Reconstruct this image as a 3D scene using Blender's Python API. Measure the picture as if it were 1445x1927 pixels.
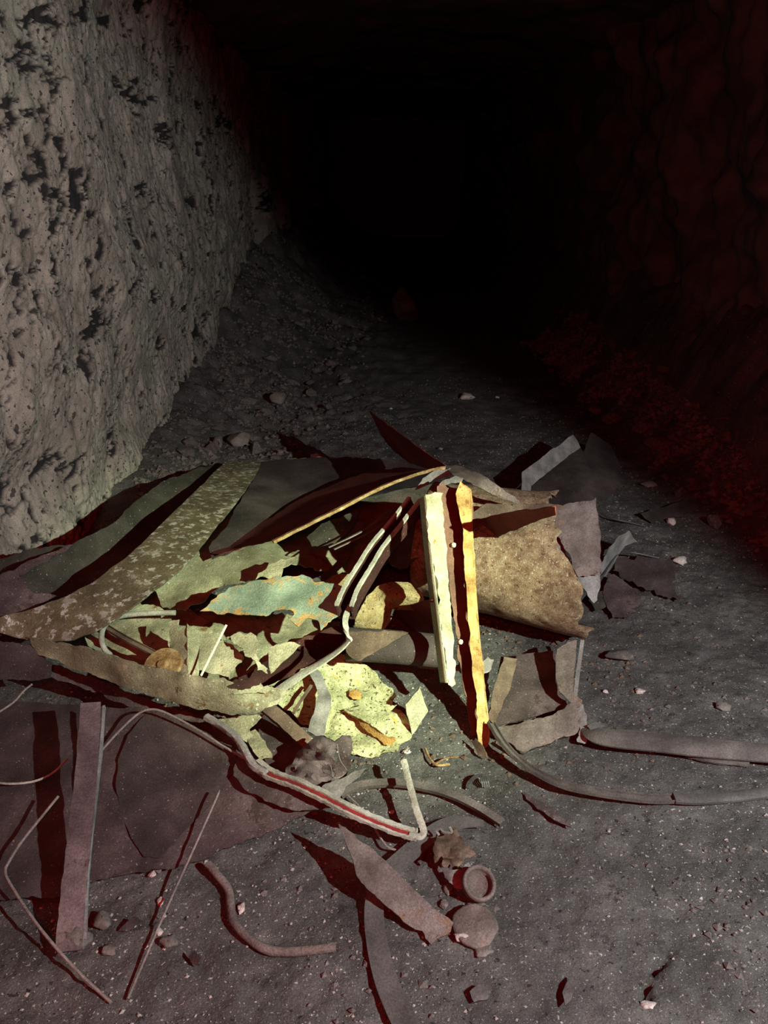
import bpy, bmesh, math, random
import numpy as np
from mathutils import Vector, Matrix, geometry

for o in list(bpy.data.objects):
    bpy.data.objects.remove(o, do_unlink=True)
scn = bpy.context.scene
COL = scn.collection
rnd = random.Random(7)

# ------------------------------------------------------------ camera, world, lamps, exposure
W, H, F = 1445.0, 1927.0, 1447.0
PITCH, CAMZ = math.radians(24.0), 1.5
CP, SP = math.cos(PITCH), math.sin(PITCH)
cd = bpy.data.cameras.new('camera')
cam = bpy.data.objects.new('camera', cd)
COL.objects.link(cam)
cam.location = (0, 0, CAMZ)
cam.rotation_euler = (math.pi/2 - PITCH, 0, 0)
cd.sensor_fit = 'VERTICAL'
cd.sensor_height = 36.0
cd.lens = 36.0*F/H
cd.clip_start = 0.02
scn.camera = cam

wd = bpy.data.worlds.new('world')
scn.world = wd
wd.use_nodes = True
wd.node_tree.nodes['Background'].inputs[0].default_value = (0, 0, 0, 1)
wd.node_tree.nodes['Background'].inputs[1].default_value = 0.0

def aim(o, target):
    d = Vector(target) - o.location
    o.rotation_euler = d.to_track_quat('-Z', 'Y').to_euler()

TORCH = (1.5, 0.05, 1.8)          # hand torch held up to the right of the camera
def spot(name, power, color, half, blend, target, r=0.012):
    l = bpy.data.lights.new(name, 'SPOT')
    l.energy = power
    l.color = color
    l.spot_size = math.radians(2*half)
    l.spot_blend = blend
    l.shadow_soft_size = r
    o = bpy.data.objects.new(name, l)
    COL.objects.link(o)
    o.location = TORCH
    aim(o, target)
    return o
AIM = (-0.17, 2.2, 0.12)
spot('torch_spill', 430, (0.86, 0.94, 0.92), 43.0, 0.30, (-0.60, 1.90, 0.10))
spot('torch_corona', 230, (0.82, 1.0, 0.60), 16.5, 1.0, AIM)
spot('torch_hotspot', 930, (0.82, 1.0, 0.56), 13, 1.0, AIM)
rl = bpy.data.lights.new('red_headlamp', 'POINT')   # added red fill behind the camera, tints the shadows; no source seen
rl.energy = 88.0
rl.color = (1.0, 0.0, 0.006)
rl.shadow_soft_size = 0.12
ro = bpy.data.objects.new('red_headlamp', rl)
COL.objects.link(ro)
ro.location = (0.0, -0.35, 1.8)

vs = scn.view_settings
vs.view_transform = 'Standard'
vs.look = 'None'
vs.gamma = 1.0
vs.use_curve_mapping = False
vs.exposure = 0.0

# ------------------------------------------------------------ pixel ray helpers (real heights)
def ray(px, py):
    dx, dy = (px - W/2)/F, (H/2 - py)/F
    return Vector((dx, CP + dy*SP, -SP + dy*CP))
def P(px, py, z=0.0):
    d = ray(px, py)
    t = (z - CAMZ)/d.z
    return Vector((d.x*t, d.y*t, z))
def onplane(px, py, q, n):
    d = ray(px, py)
    c = Vector((0, 0, CAMZ))
    t = (Vector(q) - c).dot(n)/d.dot(n)
    t = min(max(t, 1.2), 3.6)
    return c + d*t

# ------------------------------------------------------------ numpy noise
def _h(ix, iy, iz, s):
    n = (ix.astype(np.int64)*374761393 + iy.astype(np.int64)*668265263 + iz.astype(np.int64)*2147483647 + s*974634777) & 0xffffffff
    n = ((n ^ (n >> 13))*1274126177) & 0xffffffff
    n = ((n ^ (n >> 16))*2246822519) & 0xffffffff
    return ((n ^ (n >> 15)) & 0xffff)/65535.0
def vnoise(x, y, z=None, s=0):
    x = np.asarray(x, float); y = np.asarray(y, float)
    z = np.zeros_like(x) if z is None else np.asarray(z, float)
    x0, y0, z0 = np.floor(x), np.floor(y), np.floor(z)
    fx, fy, fz = x-x0, y-y0, z-z0
    fx = fx*fx*fx*(fx*(fx*6-15)+10); fy = fy*fy*fy*(fy*(fy*6-15)+10); fz = fz*fz*fz*(fz*(fz*6-15)+10)
    r = 0
    for a in (0, 1):
        for b in (0, 1):
            for c in (0, 1):
                r = r + _h(x0+a, y0+b, z0+c, s)*(fx if a else 1-fx)*(fy if b else 1-fy)*(fz if c else 1-fz)
    return r*2-1
def fbm(x, y, z=None, oct=4, s=0, gain=.5):
    r, a, k = 0, 1.0, 1.0
    x = np.asarray(x, float); y = np.asarray(y, float)
    for i in range(oct):
        r = r + a*vnoise(x*k + i*17.3, y*k - i*9.1, None if z is None else np.asarray(z)*k + i*5.7, s+i)
        a *= gain; k *= 2.03
    return r
def worley(x, y, s=0):
    x = np.asarray(x, float); y = np.asarray(y, float)
    x0, y0 = np.floor(x), np.floor(y)
    f1 = np.full(x.shape, 9.0); f2 = np.full(x.shape, 9.0); cid = np.zeros(x.shape)
    for a in (-1, 0, 1):
        for b in (-1, 0, 1):
            cx, cy = x0+a, y0+b
            z = np.zeros_like(cx)
            d = np.hypot(cx + _h(cx, cy, z, s) - x, cy + _h(cx, cy, z, s+7) - y)
            m = d < f1
            f2 = np.where(m, f1, np.minimum(f2, d))
            cid = np.where(m, _h(cx, cy, z, s+13), cid)
            f1 = np.where(m, d, f1)
    return f1, f2, cid
def sstep(a, b, x):
    t = np.clip((x-a)/(b-a), 0, 1)
    return t*t*(3-2*t)

# ------------------------------------------------------------ materials
def mat(name, cols, scale=14, rough=.8, detail=8, bump=.3, bscale=180, specks=None, patch=None, metal=0.0, stretch=None, grain=230, grainamt=.75, rim=None, stain=.55):
    """cols: list of (pos, rgb) of the mottled base; patch: (rgb, threshold, scale) islands; specks: (rgb, threshold, scale)"""
    m = bpy.data.materials.new(name)
    m.use_nodes = True
    nt = m.node_tree
    N, L = nt.nodes, nt.links
    b = N['Principled BSDF']
    b.inputs['Roughness'].default_value = rough
    b.inputs['Metallic'].default_value = metal
    b.inputs['Specular IOR Level'].default_value = .25
    tc = N.new('ShaderNodeTexCoord')
    src = tc.outputs['Object']
    if stretch:
        mp = N.new('ShaderNodeMapping')
        mp.inputs['Scale'].default_value = stretch
        L.new(src, mp.inputs[0]); src = mp.outputs[0]
    def noise(sc, det=8, ro=.6):
        n = N.new('ShaderNodeTexNoise')
        n.inputs['Scale'].default_value = sc
        n.inputs['Detail'].default_value = det
        n.inputs['Roughness'].default_value = ro
        L.new(src, n.inputs['Vector'])
        return n.outputs['Fac']
    def ramp(inp, stops):
        r = N.new('ShaderNodeValToRGB')
        e = r.color_ramp.elements
        while len(e) < len(stops): e.new(.5)
        for k, (p, c) in enumerate(stops):
            e[k].position = p
            e[k].color = (c[0], c[1], c[2], 1)
        L.new(inp, r.inputs[0])
        return r.outputs[0]
    def mix(f, a, bb):
        x = N.new('ShaderNodeMix')
        x.data_type = 'RGBA'
        L.new(f, x.inputs['Factor'])
        L.new(a, x.inputs['A'])
        if isinstance(bb, tuple): x.inputs['B'].default_value = (*bb, 1)
        else: L.new(bb, x.inputs['B'])
        return x.outputs['Result']
    col = ramp(noise(scale, detail, .68), cols)
    for (c, th, sc) in (patch or []):
        f = ramp(noise(sc, 9, .7), [(th, (0, 0, 0)), (th+.035, (1, 1, 1))])
        col = mix(f, col, c)
    for (c, th, sc) in (specks or []):
        f = ramp(noise(sc, 2, .5), [(th, (0, 0, 0)), (th+.03, (1, 1, 1))])
        col = mix(f, col, c)
    if rim:
        at = N.new('ShaderNodeAttribute'); at.attribute_name = 'rim'
        ad = N.new('ShaderNodeMath'); ad.operation = 'MULTIPLY_ADD'
        L.new(at.outputs['Fac'], ad.inputs[0]); ad.inputs[1].default_value = rim[1]; L.new(noise(rim[2], 8, .75), ad.inputs[2])
        col = mix(ramp(ad.outputs[0], [(.66, (0, 0, 0)), (.72, (1, 1, 1))]), col, rim[0])
    if stain:
        sg = ramp(noise(6.5, 6, .6), [(.34, (.5, .48, .47)), (.5, (.97, .97, .97)), (.66, (1.35, 1.35, 1.35))])
        ms = N.new('ShaderNodeMix'); ms.data_type = 'RGBA'; ms.blend_type = 'MULTIPLY'
        ms.inputs['Factor'].default_value = stain
        L.new(col, ms.inputs['A']); L.new(sg, ms.inputs['B'])
        col = ms.outputs['Result']
    g = ramp(noise(grain, 4, .75), [(.30, (.45, .45, .45)), (.5, (.95, .95, .95)), (.72, (1.5, 1.5, 1.5))])
    mm = N.new('ShaderNodeMix'); mm.data_type = 'RGBA'; mm.blend_type = 'MULTIPLY'
    mm.inputs['Factor'].default_value = grainamt
    L.new(col, mm.inputs['A']); L.new(g, mm.inputs['B'])
    L.new(mm.outputs['Result'], b.inputs['Base Color'])
    bp = N.new('ShaderNodeBump')
    bp.inputs['Strength'].default_value = bump
    bp.inputs['Distance'].default_value = .006
    L.new(noise(bscale, 5, .7), bp.inputs['Height'])
    L.new(bp.outputs[0], b.inputs['Normal'])
    return m

M = {}
M['purple'] = mat('purple_rust', [(.32, (0.0377, 0.0271, 0.0262)), (.5, (0.0722, 0.0525, 0.0517)), (.68, (0.1148, 0.0869, 0.0853))], 9, specks=[((.26, .23, .22), .68, 160)], patch=[((.05, .034, .03), .60, 7)], bump=.5, rim=((.045, .028, .024), .12, 30))
M['purple_dark'] = mat('dark_purple_rust', [(.3, (0.0289, 0.0221, 0.0213)), (.55, (0.0527, 0.0391, 0.0382)), (.72, (0.0808, 0.0620, 0.0603))], 7, specks=[((.25, .22, .21), .70, 170)], bump=.4)
M['purple_light'] = mat('lighter_purple_rust', [(.32, (0.0595, 0.0425, 0.0425)), (.5, (0.1062, 0.0782, 0.0799)), (.68, (0.1700, 0.1318, 0.1318))], 11, patch=[((.055, .035, .03), .61, 9)], bump=.6)
M['red_rust'] = mat('deep_red_rust', [(.3, (.075, .012, .010)), (.5, (.12, .02, .016)), (.7, (.17, .035, .028))], 9, bump=.5)  # red tone of the shadows put into the base colour
M['soot_red'] = mat('sooty_red_steel', [(.3, (.020, .006, .005)), (.5, (.034, .010, .008)), (.7, (.055, .02, .016))], 9, bump=.6, bscale=140, specks=[((.12, .10, .07), .68, 120)])  # near black red: deep shade put into the base colour
M['crustgrey'] = mat('gritty_grey_rust', [(.3, (.055, .047, .043)), (.5, (.095, .083, .076)), (.7, (.15, .132, .122))], 20, patch=[((.045, .035, .03), .61, 22)], specks=[((.28, .26, .24), .66, 120)], bump=1.2, bscale=120)
M['brown'] = mat('brown_rust', [(.3, (.05, .032, .024)), (.5, (.10, .068, .05)), (.7, (.17, .125, .09))], 10, specks=[((.4, .36, .3), .72, 190)], bump=.25)
M['dusty'] = mat('dust_covered_steel', [(.3, (0.0251, 0.0231, 0.0172)), (.5, (0.0422, 0.0389, 0.0297)), (.7, (0.0660, 0.0607, 0.0482))], 8, specks=[((.42, .39, .33), .70, 120)], bump=.5, rim=((.08, .045, .025), .10, 30))
M['olive'] = mat('pale_olive_scale', [(.3, (.145, .138, .085)), (.5, (.245, .235, .15)), (.7, (.35, .335, .225))], 12, patch=[((.15, .085, .035), .62, 9), ((.06, .055, .04), .63, 20)], specks=[((.42, .40, .30), .66, 90)], bump=.8, rim=((.13, .075, .03), .05, 30))
M['pale'] = mat('pale_flaking_zinc', [(.3, (.22, .205, .13)), (.5, (.34, .32, .22)), (.7, (.45, .42, .30))], 14, patch=[((.28, .14, .04), .62, 10), ((.10, .085, .055), .64, 24)], bump=.8, rim=((.30, .17, .05), .06, 30))
M['band'] = mat('mottled_band_steel', [(.3, (0.0675, 0.0540, 0.0288)), (.5, (0.1260, 0.1008, 0.0576)), (.7, (0.1800, 0.1485, 0.0900))], 12, patch=[((.40, .385, .34), .545, 34), ((.30, .285, .24), .585, 12), ((.06, .045, .028), .63, 16)], bump=.7, bscale=120)
M['zinc'] = mat('dull_zinc', [(.3, (.20, .195, .165)), (.5, (.31, .30, .26)), (.7, (.42, .41, .36))], 16, bump=.5)
M['zincdim'] = mat('dull_grey_zinc', [(.3, (.11, .105, .10)), (.5, (.19, .18, .175)), (.7, (.28, .265, .26))], 16, bump=.3)
M['bar'] = mat('yellow_rusted_bar', [(.32, (.14, .065, .025)), (.5, (.30, .19, .08)), (.66, (.44, .35, .20))], 32, bump=1.0, bscale=140)
M['post'] = mat('bleached_channel_steel', [(.3, (.23, .20, .11)), (.5, (.33, .315, .225)), (.7, (.40, .385, .29))], 13, patch=[((.34, .24, .08), .62, 6)], bump=.6, rim=((.28, .16, .05), .06, 34))
M['postside'] = mat('yellow_channel_steel', [(.3, (.24, .12, .035)), (.5, (.40, .255, .09)), (.7, (.48, .35, .18))], 13, patch=[((.20, .08, .03), .61, 9)], bump=.8, rim=((.24, .10, .03), .10, 30))
M['postweb'] = mat('dark_channel_web', [(.3, (.08, .035, .025)), (.5, (.12, .06, .04)), (.7, (.17, .09, .06))], 12, bump=.3)  # post steel darkened and reddened for the shade inside the slot
M['drum'] = mat('mottled_drum_rust', [(.30, (.105, .054, .032)), (.45, (.215, .135, .082)), (.6, (.32, .235, .155)), (.75, (.43, .365, .275))], 38, patch=[((.36, .27, .21), .60, 60), ((.11, .055, .036), .61, 42)], specks=[((.55, .52, .42), .66, 150), ((.09, .045, .03), .66, 110)], bump=1.0, bscale=260, grain=320, grainamt=.95)
M['pink'] = mat('pinkish_rust', [(.3, (.085, .064, .058)), (.5, (.145, .115, .106)), (.7, (.21, .175, .165))], 16, patch=[((.17, .105, .07), .60, 12), ((.06, .045, .04), .64, 18)], bump=.7, rim=((.10, .06, .045), .12, 40))
M['green'] = mat('green_painted_steel', [(.3, (.115, .155, .12)), (.5, (.165, .21, .165)), (.7, (.23, .275, .215))], 9, patch=[((.33, .20, .075), .60, 15), ((.06, .06, .045), .63, 19)], bump=.6, bscale=110, rim=((.34, .20, .07), .19, 26))
M['dust'] = mat('yellow_dust_and_flakes', [(.3, (.19, .185, .095)), (.5, (.36, .36, .20)), (.7, (.52, .52, .31))], 30, patch=[((.45, .28, .07), .64, 8), ((.13, .11, .06), .645, 30)], specks=[((.08, .06, .04), .62, 90), ((.58, .57, .42), .66, 120)], bump=1.0, bscale=120)
M['crust'] = mat('gritty_yellow_crust', [(.3, (.17, .11, .045)), (.5, (.29, .225, .11)), (.7, (.43, .36, .21))], 20, bump=1.2, bscale=150, specks=[((.08, .05, .03), .63, 110)])
M['belt'] = mat('grey_belt_rubber', [(.3, (.055, .051, .050)), (.5, (.088, .082, .080)), (.7, (.125, .118, .114))], 9, rough=.7, bump=.15)
M['hose'] = mat('brownish_strip', [(.3, (.05, .043, .040)), (.5, (.085, .074, .069)), (.7, (.135, .118, .11))], 11, bump=.5)
M['wire'] = mat('rusted_wire', [(.3, (.13, .105, .10)), (.6, (.24, .205, .19))], 40, bump=.4)
M['redpaint'] = mat('dark_red_trim_paint', [(.3, (.13, .012, .012)), (.6, (.22, .02, .02))], 30, bump=.2)  # red shade inside the trim channel put into its colour
M['orange'] = mat('orange_rust_edge', [(.3, (.20, .09, .025)), (.5, (.42, .24, .07)), (.7, (.55, .36, .13))], 30, bump=.8)
M['straw'] = mat('pale_stick', [(.3, (.6, .56, .42)), (.6, (.72, .68, .55))], 30, bump=.1)
M['stone'] = mat('grey_rubble', [(.3, (0.0800, 0.0704, 0.0640)), (.5, (0.1360, 0.1200, 0.1096)), (.7, (0.2000, 0.1800, 0.1640))], 6, bump=.8, bscale=60)
M['bankstone'] = mat('pale_bank_rubble', [(.3, (.085, .07, .065)), (.5, (.15, .125, .115)), (.7, (.22, .185, .17))], 6, bump=.8, bscale=60)
M['darkstone'] = mat('dark_rock', [(.3, (.04, .036, .034)), (.6, (.085, .075, .07)), (.72, (.3, .28, .26))], 20, bump=.8, bscale=70)
M['whitestone'] = mat('chalky_stone', [(.3, (.30, .255, .24)), (.6, (.50, .44, .42))], 20, bump=.8, bscale=90)
M['grit'] = mat('white_grit', [(.3, (.17, .16, .145)), (.6, (.36, .34, .31))], 60, bump=.1, stain=0)
M['gravel'] = mat('brown_gravel', [(.3, (.07, .06, .056)), (.6, (.135, .118, .11))], 9, bump=.3)
M['black'] = mat('black_plastic', [(.3, (.03, .03, .034)), (.6, (.06, .06, .066))], 30, rough=.45, bump=.1)
M['dirt'] = mat('trodden_dirt', [(.30, (0.0392, 0.0375, 0.0358)), (.5, (0.0739, 0.0711, 0.0683)), (.70, (0.1210, 0.1165, 0.1109))], 5.0, detail=14, patch=[((.125, .122, .11), .60, 5.0), ((.04, .038, .036), .60, 11)], specks=[((.33, .32, .30), .665, 130), ((.022, .02, .02), .67, 70), ((.22, .215, .20), .66, 260)], bump=1.0, bscale=95, grain=300, grainamt=.9)
def wall_mat():
    m = mat('soot_pitted_plaster', [(.28, (.215, .19, .158)), (.5, (.30, .272, .23)), (.72, (.37, .342, .295))], 2.2, detail=12,
            patch=[((.27, .262, .215), .56, 1.3), ((.20, .18, .15), .62, 9)], specks=[((.06, .053, .05), .655, 26), ((.05, .045, .045), .66, 55)], bump=1.0, bscale=60)
    nt = m.node_tree; N, L = nt.nodes, nt.links
    b = N['Principled BSDF']
    old = b.inputs['Base Color'].links[0].from_socket
    at = N.new('ShaderNodeAttribute'); at.attribute_name = 'soot'  # near black in pits and cracks, half as strong in joints
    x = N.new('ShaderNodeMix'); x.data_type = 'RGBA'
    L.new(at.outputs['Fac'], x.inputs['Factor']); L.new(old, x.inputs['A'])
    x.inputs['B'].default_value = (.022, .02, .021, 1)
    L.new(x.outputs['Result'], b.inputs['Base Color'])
    return m
M['wall'] = wall_mat()
M['rock'] = mat('dark_tunnel_rock', [(.3, (.06, .05, .045)), (.6, (.13, .11, .10))], 3, bump=.9, bscale=40)

# ------------------------------------------------------------ object helpers
def link(name, me, m, parent=None, smooth=True):
    o = bpy.data.objects.new(name, me)
    COL.objects.link(o)
    if m is not None:
        me.materials.append(m)
    if smooth:
        me.shade_smooth()
    if parent is not None:
        o.parent = parent
        o.matrix_parent_inverse = parent.matrix_world.inverted()
    return o
def tag(o, label=None, cat=None, group=None, kind=None):
    if label: o['label'] = label
    if cat: o['category'] = cat
    if group: o['group'] = group
    if kind: o['kind'] = kind
    return o
def rebase(me):
    """shift a world-space mesh to an origin at its own base; returns that origin"""
    n = len(me.vertices)
    co = np.empty(n*3, np.float32); me.vertices.foreach_get('co', co)
    co = co.reshape(-1, 3)
    org = np.array([(co[:, 0].min()+co[:, 0].max())/2, (co[:, 1].min()+co[:, 1].max())/2, co[:, 2].min()], np.float32)
    me.vertices.foreach_set('co', (co-org).ravel()); me.update()
    return Vector(org.tolist())
def place(name, me, m, parent=None, smooth=True):
    org = rebase(me)
    o = bpy.data.objects.new(name, me)
    COL.objects.link(o)
    if m is not None: me.materials.append(m)
    if smooth: me.shade_smooth()
    if parent is not None:
        o.parent = parent
        o.location = org - parent.location
    else:
        o.location = org
    return o
def thing(name, loc, label, cat, group=None):
    o = bpy.data.objects.new(name, None)
    o.empty_display_size = .05
    COL.objects.link(o)
    o.location = loc
    return tag(o, label, cat, group)

def tps(ctrl):
    c = np.array(ctrl, float)
    n = len(c)
    X = c[:, :2]/300.0
    d = np.linalg.norm(X[:, None]-X[None], axis=2)
    K = np.where(d > 0, d*d*np.log(d+1e-12), 0) + np.eye(n)*.004
    A = np.zeros((n+3, n+3)); A[:n, :n] = K
    A[:n, n] = 1; A[:n, n+1:] = X; A[n, :n] = 1; A[n+1:, :n] = X.T
    w = np.linalg.solve(A + np.eye(n+3)*1e-9, np.concatenate([c[:, 2], [0, 0, 0]]))
    lo, hi = c[:, 2].min()-.04, c[:, 2].max()+.05
    def f(p):
        p = np.asarray(p, float)/300.0
        d = np.linalg.norm(p[:, None]-X[None], axis=2)
        return np.clip(np.where(d > 0, d*d*np.log(d+1e-12), 0)@w[:n] + w[n] + p@w[n+1:], max(lo, .002), hi)
    return f
def jagged(pts, jag, seg=6.0, seed=0):
    out = []
    n = len(pts)
    acc = 0.0
    for i in range(n):
        a = np.array(pts[i][:2], float); b = np.array(pts[(i+1) % n][:2], float)
        L = np.linalg.norm(b-a)
        if L < 1e-6: continue
        k = max(1, int(L/seg))
        nn = np.array([-(b-a)[1], (b-a)[0]])/L
        for j in range(k):
            t = j/k
            s = acc + t*L
            w = min(1.0, 4*t*(1-t)+.35)
            off = float(fbm([s/26.0], [seed*3.7], oct=3, s=seed, gain=.75)[0])*jag*w
            out.append(tuple(a+(b-a)*t + nn*off))
        acc += L
    return out
SEED = [0]
def sheetmesh(name, pts, ctrl=(), jag=2.0, thick=.003, crumple=.004, step=14.0, holes=(), plane=None, seg=6.0):
    SEED[0] += 1
    sd = SEED[0]
    outline = jagged(pts, jag, seg, sd)
    loops = [outline] + [jagged([(cx+math.cos(k*math.pi/4)*r*(.8+.4*rnd.random()), cy+math.sin(k*math.pi/4)*r*ry*(.8+.4*rnd.random())) for k in range(8)], r*.15, max(3, r*.4), sd+50) for (cx, cy, r, ry) in holes]
    v2, ed = [], []
    for lp in loops:
        b = len(v2)
        v2 += [Vector(p) for p in lp]
        ed += [(b+i, b+(i+1) % len(lp)) for i in range(len(lp))]
    xs = [p[0] for p in outline]; ys = [p[1] for p in outline]
    op = np.array(outline)
    y = min(ys)
    while y < max(ys):
        x = min(xs)
        while x < max(xs):
            q = (x + (rnd.random()-.5)*step*.5, y + (rnd.random()-.5)*step*.5)
            if np.min(np.hypot(op[:, 0]-q[0], op[:, 1]-q[1])) > step*.45:
                v2.append(Vector(q))
            x += step
        y += step
    r = geometry.delaunay_2d_cdt(v2, ed, [], 1 if not holes else 4, 1e-4)
    vv = np.array([tuple(v) for v in r[0]])
    faces = [tuple(f) for f in r[2]]
    if plane is None:
        z = tps(list(pts)+list(ctrl))(vv)
        z = np.maximum(z + crumple*fbm(vv[:, 0]/45, vv[:, 1]/32, oct=3, s=sd), .004)
        V = [P(a, b, c) for (a, b), c in zip(vv, z)]
    else:
        q, n = Vector(plane[0]), Vector(plane[1]).normalized()
        nz = crumple*fbm(vv[:, 0]/45, vv[:, 1]/32, oct=3, s=sd)
        V = [onplane(a, b, q + n*float(c), n) for (a, b), c in zip(vv, nz)]
    me = bpy.data.meshes.new(name)
    bm = bmesh.new()
    rl_ = bm.verts.layers.float.new('rim')
    bv = [bm.verts.new(v) for v in V]
    allp = np.array([p for lp in loops for p in lp])
    for v, (a, b) in zip(bv, vv):
        v[rl_] = float(max(0.0, 1 - np.min(np.hypot(allp[:, 0]-a, allp[:, 1]-b))/26.0))
    for f in faces:
        try: bm.faces.new([bv[i] for i in f])
        except ValueError: pass
    bmesh.ops.delete(bm, geom=[v for v in bm.verts if not v.link_faces], context='VERTS')
    bm.normal_update()
    up = sum((f.normal.dot(Vector((0, 0, CAMZ))-f.calc_center_median())*f.calc_area() for f in bm.faces))
    if up < 0:
        bmesh.ops.reverse_faces(bm, faces=bm.faces[:])
        bm.normal_update()
    # give it real thickness: second skin plus rim
    vs_ = bm.verts[:]
    vs_.sort(key=lambda v: v.index)
    bm.verts.index_update()
    low = {v: bm.verts.new(v.co - v.normal*thick) for v in vs_}
    for v in vs_: low[v][rl_] = v[rl_]
    for f in bm.faces[:]:
        bm.faces.new([low[v] for v in reversed(f.verts)])
    for e in [e for e in bm.edges if len(e.link_faces) == 1 and e.verts[0] in low and e.verts[1] in low]:
        f = e.link_faces[0]
        a, b = e.verts
        for lp in f.loops:
            if lp.edge == e:
                a, b = lp.vert, lp.link_loop_next.vert
        nf = bm.faces.new([b, a, low[a], low[b]])
        nf.smooth = False
    for e in bm.edges:
        if len(e.link_faces) == 2 and e.calc_face_angle(0) > .9:
            e.smooth = False
    bm.to_mesh(me)
    bm.free()
    return me
def sheet(name, label, cat, pts, m, parent=None, group=None, **k):
    me = sheetmesh(name, pts, **k)
    o = place(name, me, M[m] if isinstance(m, str) else m, parent)
    e = o.data
    return tag(o, label, cat if parent is None else None, group)

# sweeps ---------------------------------------------------------------
def flat(w, t, n=4, sag=0.0):
    xs = [-w/2 + w*i/n for i in range(n+1)]
    f = lambda x: sag*(1-(2*x/w)**2)
    return [(x, f(x)-t/2) for x in xs] + [(x, f(x)+t/2) for x in reversed(xs)]
def chan(w, h, t):
    return [(-w/2, h), (-w/2, 0), (w/2, 0), (w/2, h), (w/2-t, h), (w/2-t, t), (-w/2+t, t), (-w/2+t, h)]
def angle(w, h, t):
    return [(-w/2, 0), (w/2, 0), (w/2, -h), (w/2-t, -h), (w/2-t, -t), (-w/2, -t)]
def rnd_prof(r, n=10):
    return [(math.cos(2*math.pi*i/n)*r, math.sin(2*math.pi*i/n)*r) for i in range(n)]
def catmull(pts, n=6, closed=False):
    out = []
    p = [np.array(q, float) for q in pts]
    for i in range(len(p)-1):
        a = p[i-1] if i else 2*p[0]-p[1]
        b, c = p[i], p[i+1]
        d = p[i+2] if i+2 < len(p) else 2*p[-1]-p[-2]
        for j in range(n):
            t = j/n
            out.append(.5*((2*b)+(-a+c)*t+(2*a-5*b+4*c-d)*t*t+(-a+3*b-3*c+d)*t**3))
    out.append(p[-1])
    return out
def sweepmesh(name, path, prof, rolls=None, scales=None, n=6, jit=.0, world=False, smooth_path=True, hard=True):
    SEED[0] += 1
    W3 = [Vector(q) if world else P(*q) for q in path]
    k = len(W3)
    rolls = rolls if isinstance(rolls, (list, tuple)) else [rolls or 0.0]*k
    scales = scales or [1.0]*k
    rows = [(*w, r, s) for w, r, s in zip(W3, rolls, scales)]
    rows = catmull(rows, n) if smooth_path and k > 2 else (catmull(rows, n) if k == 2 else [np.array(r) for r in rows])
    pts = [Vector(r[:3]) for r in rows]
    bm = bmesh.new()
    rings = []
    for i, r in enumerate(rows):
        T = (pts[min(i+1, len(pts)-1)] - pts[max(i-1, 0)]).normalized()
        S = T.cross(Vector((0, 0, 1)))
        S = S.normalized() if S.length > 1e-4 else Vector((1, 0, 0))
        Nn = S.cross(T).normalized()
        if Nn.z < 0: pass
        a = math.radians(r[3])
        S2 = S*math.cos(a) + Nn*math.sin(a)
        N2 = -S*math.sin(a) + Nn*math.cos(a)
        ring = []
        for q, (s, h) in enumerate(prof):
            j = Vector((0, 0, 0))
            if jit:
                j = S2*(rnd.random()-.5)*jit + N2*(rnd.random()-.5)*jit
            ring.append(bm.verts.new(pts[i] + S2*s*r[4] + N2*h*r[4] + j))
        rings.append(ring)
    m = len(prof)
    for a, b in zip(rings, rings[1:]):
        for q in range(m):
            bm.faces.new((a[q], a[(q+1) % m], b[(q+1) % m], b[q]))
    bm.faces.new(list(reversed(rings[0])))
    bm.faces.new(rings[-1])
    bmesh.ops.recalc_face_normals(bm, faces=bm.faces[:])
    if hard:
        for e in bm.edges:
            if len(e.link_faces) == 2 and e.calc_face_angle(0) > .7:
                e.smooth = False
    me = bpy.data.meshes.new(name)
    bm.to_mesh(me); bm.free()
    return me
def sweep(name, label, cat, path, prof, m, parent=None, group=None, **k):
    o = place(name, sweepmesh(name, path, prof, **k), M[m], parent)
    return tag(o, label, cat if parent is None else None, group)
def rock_mesh(name, seed, sub=2, rough=.35, sq=(1, 1, .7)):
    bm = bmesh.new()
    bmesh.ops.create_icosphere(bm, subdivisions=sub, radius=1)
    c = np.array([v.co[:] for v in bm.verts])
    d = 1 + rough*fbm(c[:, 0]*1.6+seed*7, c[:, 1]*1.6, c[:, 2]*1.6, oct=4, s=seed, gain=.55)
    # chop by random planes for broken faces
    r_ = random.Random(seed)
    co = c*d[:, None]
    for _ in range(11):
        n = np.array([r_.gauss(0, 1) for _ in range(3)]); n /= np.linalg.norm(n)
        h = .48 + .3*r_.random()
        p = co@n
        co = co - np.where(p > h, p-h, 0)[:, None]*n
    co = co*np.array(sq)
    for v, q in zip(bm.verts, co): v.co = q
    for e in bm.edges:
        if len(e.link_faces) == 2 and e.calc_face_angle(0) > .3: e.smooth = False
    me = bpy.data.meshes.new(name)
    bm.to_mesh(me); bm.free()
    me.shade_smooth()
    return me

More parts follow.
